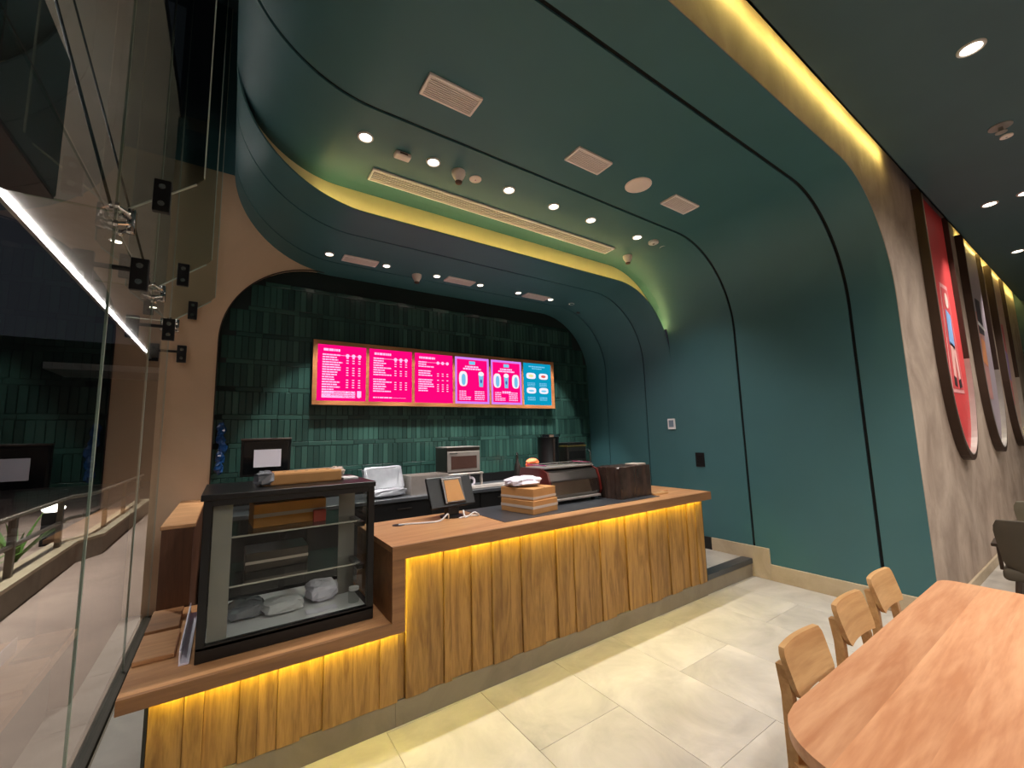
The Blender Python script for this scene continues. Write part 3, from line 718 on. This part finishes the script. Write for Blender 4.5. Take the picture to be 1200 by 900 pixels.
# espresso machine
em = thing('espresso_machine', 'chrome espresso machine with dark red side panels, back turned outward', 'coffee machine', (2.61, 3.02, TZ))
prof = [(-.16, .05), (-.18, .08), (-.16, .20), (-.13, .27), (-.05, .30), (.18, .30), (.20, .26), (.20, .05)]
MB().prism(prof, -.29, .29, 'x').build('body', M['steel_dark'], em)
MB().prism([(-.162, .052), (-.186, .08), (-.168, .19), (-.15, .19), (-.15, .052)], -.275, .275, 'x').build('mirror_panel', M['chrome'], em)
MB().box(-.30, .30, -.10, .19, .30, .312, .004).build('cup_tray', M['steel'], em)
MB().tube([(-.28, -.10, .33), (-.28, .18, .33), (.28, .18, .33), (.28, -.10, .33), (-.28, -.10, .33)], .006, 6).build('cup_rail', M['chrome'], em, smooth=True)
for sx in (-1, 1):
    sp = [(-.165, .045), (-.188, .09), (-.17, .20), (-.14, .275), (-.05, .305), (.24, .305), (.27, .26), (.27, .045)]
    MB().prism(sp, sx*.29, sx*.31, 'x').build('side_panel', M['red'], em)
for sx in (-.24, .24):
    for sy in (-.13, .15):
        MB().cyl((sx, sy, 0), (sx, sy, .05), .018, .024, 12).build('foot', M['black'], em)
MB().box(-.28, .28, -.20, -.16, .03, .05, .004).build('rear_rail', M['steel'], em)
for sx in (-.12, .12):
    g = MB().cyl((sx, .20, .17), (sx, .25, .17), .035, seg=16).cyl((sx, .25, .11), (sx, .25, .19), .032, seg=16).build('group_head', M['chrome'], em, smooth=True)
    MB().cyl((sx, .26, .12), (sx, .42, .11), .013, seg=10).build('portafilter_handle', M['black'], g)
# wrapped box
wx = thing('wrapped_carton', 'tall carton in dark brown streaky plastic wrap near the counter end', 'carton', (3.19, 2.80, TZ), .05)
b = MB(); nx_, nz_ = 26, 7
def ringpt(u):
    per = 2*(.46+.28); s_ = u*per
    if s_ < .46: return (-.23+s_, -.14)
    s_ -= .46
    if s_ < .28: return (.23, -.14+s_)
    s_ -= .28
    if s_ < .46: return (.23-s_, .14)
    return (-.23, .14-(s_-.46))
rnd = random.Random(4); rings = []; dx = [rnd.uniform(-.006, .008) for _ in range(60)]
for k in range(nz_+1):
    ring = []
    for i in range(60):
        x, y = ringpt(i/60); g = 1+dx[i]/.2+rnd.uniform(-.008, .008)
        ring.append(b.bm.verts.new((x*g, y*g, .285*k/nz_+(rnd.uniform(-.006, .006) if k == nz_ else 0))))
    rings.append(ring)
for A, B in zip(rings, rings[1:]):
    for i in range(60): b.bm.faces.new((A[i], A[(i+1) % 60], B[(i+1) % 60], B[i]))
b.bm.faces.new(rings[-1]); b.bm.faces.new(rings[0][::-1])
b.build('wrapped_body', M['wrap'], wx)
MB().box(.08, .22, -.1, .04, .29, .302, .003).build('top_flap', M['tape'], wx)
tag(MB().box(3.42, 3.62, 2.62, 2.70, 1.0, 1.018, .002, 1).build('wood_offcut', M['chairwood'], rotz=0), 'thin wood offcut lying beside the dark wrapped carton', 'wood piece')
tag(MB().box(3.50, 3.76, 2.73, 2.79, 1.0, 1.014, .002, 1).build('wood_offcut', M['oak_top']), 'longer wood strip lying towards the counter end', 'wood piece')

# ------------------------------------------------------------------ back counter and equipment
bc = thing('back_counter', 'black back counter with dark stone top along the tiled wall', 'counter', (0, 0, 0))
MB().box(.0, 4.86, 4.30, 4.92, .182, .965).build('carcass', M['black'], bc)
MB().box(-.02, 4.86, 4.26, 4.925, .965, 1.0, .003, 1).build('worktop', M['darkstone'], bc)
MB().box(-.02, 4.86, 4.91, 4.93, 1.0, 1.11).build('upstand', M['black'], bc)
for i in range(8):
    o = MB().box(.02+i*.605, .61+i*.605, 4.285, 4.30, .25, .95, .002, 1).build('door', M['black'], bc)
    MB().box(.25+i*.605, .40+i*.605, 4.27, 4.285, .88, .895).build('handle', M['steel_dark'], o)
ov = thing('oven', 'stainless countertop oven with glass door against the tiles', 'oven', (2.33, 4.60, 1.18))
MB().box(-.22, .22, -.12, .2, 0, .30, .006).build('body', M['steel_dark'], ov)
MB().box(-.215, .215, -.128, -.12, .02, .255, .004).build('door', M['steel'], ov)
MB().box(-.17, .17, -.131, -.128, .05, .2).build('door_glass', mat('brown_tinted_oven_glass', (78, 56, 50), .12), ov)
MB().cyl((-.2, -.15, .232), (-.1, -.15, .232), .007, seg=8).build('handle', M['chrome'], ov)
MB().box(-.22, .22, -.125, .2, .30, .308).build('top_plate', M['steel'], ov)
sd = thing('steel_stand', 'low steel stand with coiled hose carrying the oven', 'stand', (2.33, 4.60, 1.0))
MB().box(-.25, .25, -.15, .2, .16, .18, .003, 1).build('top_shelf', M['steel'], sd)
for sx in (-.23, .23):
    for sy in (-.13, .18): MB().box(sx-.012, sx+.012, sy-.012, sy+.012, 0, .16).build('leg', M['steel'], sd)
MB().tube([(.10+.05*math.cos(a*.6), -.1, .07+.05*math.sin(a*.6)) for a in range(24)], .014, 8).build('hose_coil', M['paper'], sd, smooth=True)
fbg = thing('foil_bag', 'silver plastic wrapped pack leaning on the back counter', 'bag', (1.38, 4.5, 1.0), .1)
Mr = Matrix.Translation((0, 0, .18)) @ Matrix.Rotation(math.radians(-18), 4, 'X')
b = MB().blob((0, 0, 0), .21, .035, .135, .05, 31, 26, 16, .22)
for v in b.bm.verts: v.co = Mr @ v.co
b.build('pack', M['foil'], fbg)
MB().blob((.02, -.08, .05), .2, .07, .045, .12, 32).build('wrap_fold', M['foil'], fbg)
sb = thing('steel_bin', 'open grey steel container behind the till', 'container', (1.86, 4.52, 1.0))
for x0, x1, y0, y1 in ((-.22, .22, -.15, -.142), (-.22, .22, .142, .15), (-.22, -.212, -.142, .142), (.212, .22, -.142, .142)):
    MB().box(x0, x1, y0, y1, .006, .2).build('side', M['steel'], sb)
MB().box(-.22, .22, -.15, .15, 0, .006).build('bottom', M['steel'], sb)
b = MB()
tag(MB().box(2.3, 3.0, 4.31, 4.5, 1.0, 1.02, .003, 1).box(2.32, 2.98, 4.33, 4.48, 1.02, 1.03).build('steel_tray', M['steel']), 'flat steel tray on the back counter in front of the oven', 'tray')
gr = thing('coffee_brewer', 'tall black coffee brewer tower with chrome top on the back counter', 'coffee brewer', (3.72, 4.60, 1.0))
MB().lathe([(.165, 0), (.165, .06), (.15, .08), (.15, .56), (.16, .57)]).build('tower', M['black'], gr, smooth=True)
MB().lathe([(.168, .57), (.168, .60), (.14, .61)]).build('top_ring', M['chrome'], gr, smooth=True)
MB().cyl((-.02, -.152, .1), (-.02, -.152, .55), .02, seg=10).build('sight_tube', M['steel_dark'], gr)
MB().cyl((0, -.14, .2), (0, -.22, .18), .015, seg=10).cyl((0, -.21, .22), (0, -.21, .14), .012, seg=10).build('tap', M['chrome'], gr)
gm = thing('coffee_grinder', 'wide black grinder with brass trim right of the brewer', 'grinder', (4.14, 4.62, 1.0))
MB().box(-.18, .18, -.15, .18, 0, .42, .012).build('body', M['steel_dark'], gm)
MB().box(-.182, .182, -.152, .182, .42, .44, .003).build('brass_trim', mat('brass_trim', (176, 150, 92), .25, .9), gm)
MB().box(-.17, .17, -.14, .17, .44, .48, .006).build('lid', M['black'], gm)
MB().box(-.15, .15, -.154, -.15, .25, .36).build('front_plate', M['blackmetal'], gm)
MB().cyl((.05, -.15, .2), (.05, -.19, .2), .03, seg=14).build('knob', M['chrome'], gm)
fa = thing('tap', 'small chrome gooseneck tap on the back counter at the right wall', 'tap', (4.62, 4.70, 1.0))
MB().cyl((0, 0, 0), (0, 0, .04), .025, seg=14).build('base', M['chrome'], fa)
MB().tube([(0, 0, .04), (0, 0, .30)]+[(-.07+.07*math.cos(a*PI/8), 0, .30+.07*math.sin(a*PI/8)) for a in range(1, 9)]+[(-.14, 0, .25)], .012, 10).build('spout', M['chrome'], fa, smooth=True)
MB().cyl((.02, 0, .06), (.08, 0, .09), .008, seg=8).build('lever', M['chrome'], fa)
bt = thing('syrup_bottle', 'slim bottle with chrome pourer on the back counter left of the brewer', 'bottle', (3.20, 4.62, 1.0))
MB().lathe([(.04, 0), (.042, .02), (.042, .2), (.018, .26), (.016, .32)]).build('bottle_body', M['steel_dark'], bt, smooth=True)
MB().lathe([(.018, .32), (.02, .36), (.008, .38)]).build('pourer', M['chrome'], bt, smooth=True)
o = tag(MB().blob((3.36, 4.50, 1.22), .10, .05, .075, .2, 44, 12, 8, .8).build('orange_cloth', M['orange']), 'crumpled orange cloth hanging over the rack behind the espresso machine', 'cloth')
rk = thing('steel_rack', 'small steel rack under the orange cloth on the back counter', 'rack', (3.36, 4.52, 1.0))
for sx in (-.1, .1): MB().cyl((sx, 0, 0), (sx, 0, .17), .008, seg=8).build('leg', M['steel'], rk)
MB().cyl((-.12, 0, .165), (.12, 0, .165), .008, seg=8).build('bar', M['steel'], rk)
MB().box(-.12, .12, -.04, .04, 0, .008).build('base', M['steel'], rk)
mo = thing('monitor', 'black framed monitor standing behind the display case', 'monitor', (.30, 4.55, 1.0))
MB().box(-.20, .20, -.02, .02, .30, .64, .006).build('housing', M['black'], mo)
MB().box(-.205, .205, -.03, .022, .625, .645, .004).build('top_edge', M['steel_dark'], mo)
MB().box(-.18, .18, -.022, -.02, .32, .61).build('screen', M['carglass'], mo)
MB().box(-.03, .03, -.01, .02, .01, .30).build('neck', M['black'], mo)
MB().box(-.12, .12, -.08, .08, 0, .012, .003).build('foot', M['black'], mo)
tag(MB().box(.20, .42, 4.518, 4.521, 1.38, 1.54).build('paper_sheet', M['paper']), 'white paper sheet stuck on the black monitor', 'paper')
b = MB()
for i in range(5): b.blob((-.06+.02*random.uniform(-1, 1), 4.80+.02*i, 1.38+.09*i), .035, .03, .06, .3, 60+i, 9, 7, .9)
tag(b.build('blue_plastic_film', M['blue']), 'blue plastic film bunched in the left corner of the tiled wall', 'plastic film')

# ------------------------------------------------------------------ menu board
YM = 4.84
mb = thing('menu_board', 'wood framed row of six lit menu screens, five pink and one blue', 'menu board', (0, YM, 0))
MB().box(.72, 4.07, .012, .09, 1.99, 2.70).build('cabinet', M['black'], mb)
b = MB(); fr_w = wood('menu_frame_oak', (150, 92, 50), (178, 116, 68), 'x', .5, rnd=.02)
b.box(.715, 4.075, 0, .02, 2.655, 2.70).box(.715, 4.075, 0, .02, 1.99, 2.035)
sx_ = [.76+.5485*i for i in range(6)]; SWD = .515
edges = [.715]+sum([[s, s+SWD] for s in sx_], [])+[4.075]
for i in range(0, len(edges), 2): b.box(edges[i], edges[i+1], 0, .02, 2.035, 2.655)
b.build('frame', fr_w, mb)
E = {'pink': emit('screen_magenta', (246, 6, 118), .80), 'blue': emit('screen_blue', (10, 152, 190), .72), 'pale': emit('screen_pale_pink', (255, 150, 226), 1.1), 'text': emit('screen_text', (255, 190, 240), .85),
     'white': emit('screen_white', (240, 236, 246), .76), 'lav': emit('screen_lavender', (206, 130, 240), .76), 'cup': emit('screen_cup_blue', (120, 190, 226), .76), 'soft': emit('screen_light_blue', (120, 200, 236), .76), 'red': emit('screen_red', (226, 96, 86), .76), 'yel': emit('screen_cream', (230, 226, 160), .76), 'navy': emit('screen_navy', (70, 96, 170), .76)}
rt_ = random.Random(2)
ZB, ZT = 2.035, 2.655
def bars(b, x0, y, h, total, gap=.006):
    x = x0
    while x < x0+total:
        L = min(rt_.uniform(.012, .05), x0+total-x)
        b.box(x, x+L, .0030, .0036, y-h/2, y+h/2); x += L+gap
def oval(b, cx, cz, rx, rz, d=.0030, pw=1.0):
    n = 20; sg = lambda v: math.copysign(abs(v)**pw, v)
    b.prism([(cx+rx*sg(math.cos(2*PI*i/n)), cz+rz*sg(math.sin(2*PI*i/n))) for i in range(n)], d, d+.0006, 'y')
def cup(s, cx, cz, h):
    b = MB(); b.prism([(cx-.038, cz+h*.25), (cx-.028, cz-h*.5), (cx+.028, cz-h*.5), (cx+.038, cz+h*.25)], .0022, .003, 'y'); b.build('cup_picture', E['cup'], s)
    b = MB(); oval(b, cx, cz+h*.30, .042, h*.14, .0016); b.box(cx-.042, cx+.042, .0016, .003, cz+h*.22, cz+h*.29); b.build('cream_picture', E['white'], s)
    b = MB(); oval(b, cx, cz-h*.15, .016, h*.12, .0014); b.build('cup_emblem', E['navy'], s)
for i, x in enumerate(sx_):
    s = MB().box(x, x+SWD, .004, .012, ZB, ZT).build('screen', E['pink'] if i < 3 else E['blue'] if i == 5 else E['lav'], mb)
    if i in (3, 4):
        MB().box(x+.03, x+SWD-.03, .0034, .004, ZB+.03, ZT-.03).build('screen_field', E['pink'], s)
    b = MB()
    if i < 3:
        bars(b, x+.06, ZT-.055, .026, (.17, .2, .21)[i])
        zz = ZT-.11
        for r in range((18, 15, 14)[i]):
            if (i == 2 and r in (3, 7)) or (i == 1 and r in (8,)): zz -= .028; continue
            bars(b, x+.05, zz, .014, rt_.uniform(.09, .22), .004)
            if r == 0:
                b.box(x+.05, x+.44, .0030, .0036, zz-.002, zz+.002)
                for k in range(3): oval(b, x+.31+.065*k, zz, .02, .02)
            elif r % 5 != 4 and (i < 2 or r > 2):
                for k in range(3): b.box(x+.298+.065*k, x+.322+.065*k, .0030, .0036, zz-.005, zz+.005)
            zz -= .0275
        if i == 0:
            for r in range(5): bars(b, x+.05, ZB+.04+.016*r, .009, .35, .003)
            b.box(x+.42, x+.465, .0030, .0036, ZB+.045, ZB+.115)
        if i == 1: bars(b, x+.05, ZB+.05, .014, .22); b.box(x+.28, x+.44, .0030, .0036, ZB+.047, ZB+.05)
    elif i < 5:
        bars(b, x+.15, ZT-.125, .02, .2); bars(b, x+.12, ZT-.155, .02, .27)
        for r in range(5):
            bars(b, x+.06, ZB+.06+.026*r, .012, .1 if r > 1 else .17); bars(b, x+.29, ZB+.06+.026*r, .012, .15)
        if i == 4: bars(b, x+.18, ZB+.17, .03, .14)
    else:
        bars(b, x+.10, ZT-.05, .016, .3); bars(b, x+.16, ZT-.08, .014, .18)
        for cx in (.14, .36):
            for cz in (.36, .15):
                for r in range(3): bars(b, x+cx-.07, ZB+cz-.035-.02*r, .01, .14)
    tag(b.build('screen_lettering', E['text'] if i < 5 else E['soft'], s), kind='stuff')
    if i in (3, 4):
        b = MB(); b.box(x+.21, x+.30, .0028, .0034, ZT-.095, ZT-.05); b.build('screen_badge', E['soft'], s)
        for cx in ((.12, .39) if i == 3 else (.10, .25, .41)):
            if (i == 3 and cx < .2) or (i == 4 and cx != .25):
                b = MB(); oval(b, x+cx, ZB+.33, .062, .10, .0024, .7); b.build('drink_picture', E['white'], s)
                b = MB(); oval(b, x+cx+.005, ZB+.32, .03, .075, .0016, .8); b.build('drink_picture', E['cup'], s)
            else: cup(s, x+cx, ZB+.34, .22)
    if i == 5:
        for cx in (.14, .37):
            for cz, m in ((.43, 'white'), (.215, 'white')):
                b = MB(); oval(b, x+cx, ZB+cz, .085, .045, .0024, .6); b.build('food_picture', E['white'], s)
                if cz > .3:
                    b = MB(); oval(b, x+cx, ZB+cz, .045, .02, .0016); b.build('food_picture', E['yel'] if cx < .2 else E['red'], s)
                else:
                    b = MB(); oval(b, x+cx, ZB+cz-.005, .05, .014, .0016); b.build('food_picture', E['soft'], s)

# ------------------------------------------------------------------ wall switch and socket
ws = thing('wall_thermostat', 'white wall thermostat with pale screen on the green wall', 'thermostat', (4.88, 3.405, 1.70))
MB().box(-.018, -.001, -.055, .055, -.07, .07, .004).build('plate', M['white'], ws)
MB().box(-.02, -.018, -.035, .035, -.04, .05).build('display', mat('grey_display', (120, 136, 150), .2), ws)
so = thing('wall_socket', 'black square wall socket below the thermostat on the green wall', 'socket', (4.88, 3.04, 1.245))
MB().box(-.012, -.001, -.058, .058, -.085, .085, .003).build('plate', M['black'], so)
MB().box(-.014, -.012, -.035, .035, -.05, .05, .001, 1).build('insert', M['blackmetal'], so)

# ------------------------------------------------------------------ hanging panels on the beige wall
def art_panel(x0, x1, face, label, kind):
    zb, zt = 1.22, 4.11; cx, r = (x0+x1)/2, (x1-x0)/2
    t = thing('wall_panel', label, 'wall panel', (cx, YF, zb), 0, 'tall rounded panels on the beige wall')
    H_ = zt-zb
    def outline(rr):
        return [(rr, H_)]+[(-rr, H_)]+[(rr*math.cos(a), r*1.9+rr*1.9*math.sin(a)) for a in [PI+PI*i/28 for i in range(29)]]
    MB().prism(outline(r-.02), -.03, -.001, 'y').build('panel_face', face, t)
    fr = MB(); o, n_ = outline(r), outline(r-.03)
    for i in range(1, len(o)):
        j = (i+1) % len(o)
        if j == 0: j = 0
        A, B, C, Dd = o[i], o[j], n_[j], n_[i]
        if i >= 1 and not (i == 0):
            fr.prism([A, B, C, Dd], -.075, -.001, 'y')
    fr.build('frame', M['frame_dark'], t)
    li = MB(); q1, q2 = outline(r-.0305), outline(r-.036)
    for i in range(1, len(q1)-1): li.prism([q1[i], q1[i+1], q2[i+1], q2[i]], -.078, -.0305, 'y')
    li.build('inner_rim', M['frame_light'], t)
    d = lambda c: mat('panel_print', c, .6, var=.1)
    if kind == 0:
        MB().prism([(-.26, .72), (.30, .72), (.22, 1.95), (-.12, 1.95)], -.034, -.0305, 'y').build('print_background', d((222, 150, 148)), t)
        MB().prism([(-.22, .76), (.26, .76), (.19, 1.9), (-.09, 1.9)], -.037, -.0345, 'y').build('print_field', d((200, 70, 72)), t)
        f_g = MB(); f_g.prism([(-.1, 1.25), (.12, 1.2), (.14, 1.6), (-.05, 1.65)], -.041, -.0375, 'y'); f_g.build('figure_shirt', d((122, 160, 206)), t)
        f_g = MB(); f_g.prism([(-.12, .9), (-.02, .88), (.06, 1.25), (-.08, 1.28)], -.041, -.0375, 'y').prism([(.08, .86), (.17, .88), (.14, 1.24), (.03, 1.25)], -.041, -.0375, 'y'); f_g.build('figure_legs', d((226, 170, 160)), t)
        f_g = MB(); oval_n = 14; f_g.prism([(.06+.07*math.cos(2*PI*i/14), 1.76+.09*math.sin(2*PI*i/14)) for i in range(14)], -.041, -.0375, 'y'); f_g.build('figure_head', d((232, 196, 184)), t)
        MB().prism([(-.14, .80), (-.03, .78), (-.03, .88), (-.12, .90)], -.041, -.0375, 'y').prism([(.08, .77), (.19, .79), (.17, .88), (.08, .87)], -.041, -.0375, 'y').build('figure_shoes', d((40, 28, 30)), t)
    elif kind == 1:
        MB().prism([(-.3, .70), (.1, .70), (.2, 1.9), (-.18, 1.9)], -.034, -.0305, 'y').build('print_field', d((196, 140, 132)), t)
        MB().prism([(-.2, 1.2), (.08, 1.15), (.12, 1.5), (-.1, 1.55)], -.037, -.0345, 'y').build('print_patch', d((226, 150, 100)), t)
        MB().prism([(-.16, 1.6), (.2, 1.6), (.2, 2.1), (-.1, 2.1)], -.037, -.0345, 'y').build('print_dark_shape', d((70, 62, 66)), t)
        MB().prism([(-.2, 1.72), (.26, 1.66), (.27, 1.7), (-.19, 1.77)], -.041, -.0375, 'y').build('print_stripe', d((220, 214, 210)), t)
    else:
        MB().prism([(-.3, .65), (.02, .65), (.14, 2.0), (-.16, 2.0)], -.034, -.0305, 'y').build('print_field', d((222, 120, 118)), t)
        MB().prism([(-.2, 1.1), (.02, 1.05), (.08, 1.5), (-.1, 1.55)], -.037, -.0345, 'y').build('print_patch', d((170, 140, 190)), t)
art_panel(5.95, 7.15, M['panelred'], 'tall red rounded wall panel with a printed figure, nearest the green arch', 0)
art_panel(7.95, 9.15, M['panellav'], 'tall lavender rounded wall panel, second from the green arch', 1)
art_panel(9.95, 11.15, M['panelcream'], 'tall cream and pink rounded wall panel, third from the green arch', 2)

# ------------------------------------------------------------------ dining table and chairs
TX0, TX1, TY0, TY1, TT = 1.30, 3.36, -.21, .695, .75
tb = thing('dining_table', 'large oak dining table with rounded corners in the right foreground', 'table', ((TX0+TX1)/2, (TY0+TY1)/2, 0))
cx_, cy_ = (TX0+TX1)/2, (TY0+TY1)/2
def xext(y, r1=.22, r2=.07):
    d = min(y-TY0, TY1-y)
    def e(r): return 0 if d >= r else r-math.sqrt(max(0, r*r-(r-d)**2))
    return TX0+e(r1), TX1-e(r2)
cuts = [TY0, -.06, .09, .235, .385, .53, TY1]
for a, c in zip(cuts, cuts[1:]):
    n = 14; L, R = [], []
    for i in range(n+1):
        y = a+(c-a)*i/n; l, r_ = xext(y); L.append((l-cx_, y-cy_)); R.append((r_-cx_, y-cy_))
    b = MB().prism(R+L[::-1], TT-.036, TT, 'z')
    b.build('top_plank', M['table'], tb)
MB().box(-.90, .90, -.32, -.295, .66, TT-.037).build('apron', M['chairwood'], tb); MB().box(-.90, .90, .295, .32, .66, TT-.037).build('apron', M['chairwood'], tb)
for sx in (-1, 1):
    for sy in (-1, 1):
        MB().cyl((sx*.945, sy*.30, 0), (sx*.93, sy*.29, TT-.037), .022, .034, 14).build('leg', M['chairwood'], tb, smooth=True)
def wood_chair(loc, rz, label):
    # faces local -y
    t = thing('dining_chair', label, 'chair', loc, rz, 'oak dining chairs along the table')
    b = MB()
    n = 12
    pts = []
    hw, ft, bk = .215, -.40, .02
    outl = [(-hw+.02, bk), (hw-.02, bk), (hw, bk-.03), (hw+.01, ft+.05), (hw-.03, ft), (-hw+.03, ft), (-hw-.01, ft+.05), (-hw, bk-.03)]
    b.prism(outl, .435, .46, 'z'); b.build('seat', M['chairwood'], t)
    # backrest: curved rounded slab
    b = MB(); nx, nz = 16, 8; bw, bz0, bz1 = .168, .655, .812; th = .02
    F_, B_ = [], []
    for j in range(nz+1):
        v = j/nz; rowF, rowB = [], []
        for i in range(nx+1):
            u = -1+2*i/nx
            vv = -1+2*v; rr = .26
            # rounded corners by squeezing
            lim = 1.0
            if abs(vv) > 1-.62:
                d = (abs(vv)-.38)/.62; lim = 1-.10*(1-math.sqrt(max(0, 1-d*d)))
            x = u*bw*lim*(1-.04*(1-v)); zz = bz0+(bz1-bz0)*v
            y = .014*(1-u*u)+.045*v*1.0
            rowF.append(b.bm.verts.new((x, y-th/2, zz))); rowB.append(b.bm.verts.new((x, y+th/2, zz)))
        F_.append(rowF); B_.append(rowB)
    for j in range(nz):
        for i in range(nx):
            b.bm.faces.new((F_[j][i], F_[j][i+1], F_[j+1][i+1], F_[j+1][i])); b.bm.faces.new((B_[j][i], B_[j+1][i], B_[j+1][i+1], B_[j][i+1]))
        b.bm.faces.new((F_[j][0], F_[j+1][0], B_[j+1][0], B_[j][0])); b.bm.faces.new((F_[j][nx], B_[j][nx], B_[j+1][nx], F_[j+1][nx]))
    for i in range(nx):
        b.bm.faces.new((F_[0][i], B_[0][i], B_[0][i+1], F_[0][i+1])); b.bm.faces.new((F_[nz][i], F_[nz][i+1], B_[nz][i+1], B_[nz][i]))
    b.build('backrest', M['chairwood'], t, smooth=True)
    for s in (-1, 1):
        b = MB(); P_ = [(.195, .075, 0), (.18, .02, .44), (.148, .036, .66), (.138, .052, .75)]
        for p, q_ in zip(P_, P_[1:]):
            A = [b.bm.verts.new((s*p[0]+dx, p[1]+dy, p[2])) for dx, dy in ((-.017, -.018), (.017, -.018), (.017, .018), (-.017, .018))]
            B = [b.bm.verts.new((s*q_[0]+dx, q_[1]+dy, q_[2])) for dx, dy in ((-.017, -.018), (.017, -.018), (.017, .018), (-.017, .018))]
            for k in range(4): b.bm.faces.new((A[k], A[(k+1) % 4], B[(k+1) % 4], B[k]))
            b.bm.faces.new(A[::-1]); b.bm.faces.new(B)
        b.build('rear_leg', M['chairwood'], t)
        MB().cyl((s*.20, -.37, 0), (s*.185, -.35, .435), .014, .02, 12).build('front_leg', M['chairwood'], t, smooth=True)
        MB().box(s*.185-.01, s*.185+.01, -.34, .01, .39, .434).build('side_rail', M['chairwood'], t)
    return t
wood_chair((1.88, .77, 0), .0, 'oak dining chair nearest the rounded table corner')
wood_chair((2.46, .80, 0), .0, 'oak dining chair in the middle of the three along the table')
wood_chair((2.99, .82, 0), .0, 'oak dining chair furthest along the table, nearest the green wall')

def lounge_chair(loc, rz, m, label):
    # faces local +y; back at -y
    t = thing('upholstered_chair', label, 'chair', loc, rz, 'upholstered chairs by the beige wall')
    b = MB(); nx, nz = 18, 10; F_, B_ = [], []
    for j in range(nz+1):
        v = j/nz; rf, rb = [], []
        for i in range(nx+1):
            u = -1+2*i/nx
            d = abs(-1+2*v); lim = 1-.10*max(0, (d-.5)/.5)**2.5 - .16*(1-v)**1.5
            x = u*.27*lim; zz = .46+.40*v-.02*u*u; y = -.22-.06*v+.09*u*u
            rf.append(b.bm.verts.new((x, y-.02, zz))); rb.append(b.bm.verts.new((x, y+.03, zz)))
        F_.append(rf); B_.append(rb)
    for j in range(nz):
        for i in range(nx):
            b.bm.faces.new((F_[j][i], F_[j][i+1], F_[j+1][i+1], F_[j+1][i])); b.bm.faces.new((B_[j][i], B_[j+1][i], B_[j+1][i+1], B_[j][i+1]))
        b.bm.faces.new((F_[j][0], F_[j+1][0], B_[j+1][0], B_[j][0])); b.bm.faces.new((F_[j][nx], B_[j][nx], B_[j+1][nx], F_[j+1][nx]))
    for i in range(nx):
        b.bm.faces.new((F_[0][i], B_[0][i], B_[0][i+1], F_[0][i+1])); b.bm.faces.new((F_[nz][i], F_[nz][i+1], B_[nz][i+1], B_[nz][i]))
    b.build('backrest', m, t, smooth=True)
    MB().box(-.25, .25, -.2, .28, .38, .47, .03, 3).build('seat', m, t, smooth=True)
    for sx in (-1, 1):
        MB().cyl((sx*.22, -.25, 0), (sx*.17, -.17, .40), .013, .02, 10).build('rear_leg', M['darkwood'], t)
        MB().cyl((sx*.22, .26, 0), (sx*.18, .2, .40), .013, .02, 10).build('front_leg', M['darkwood'], t)
        MB().box(sx*.275-.02, sx*.275+.02, -.14, .12, .62, .645, .006).cyl((sx*.27, .08, .4), (sx*.275, .08, .62), .013, seg=8).build('arm_rest', M['darkwood'], t)
    return t
lounge_chair((5.30, .45, 0), -PI/2+.05, M['olive'], 'olive brown upholstered chair seen from behind, beyond the table')
lounge_chair((6.55, .44, 0), -PI/2-.1, M['sage'], 'pale sage upholstered chair behind the olive brown chair')
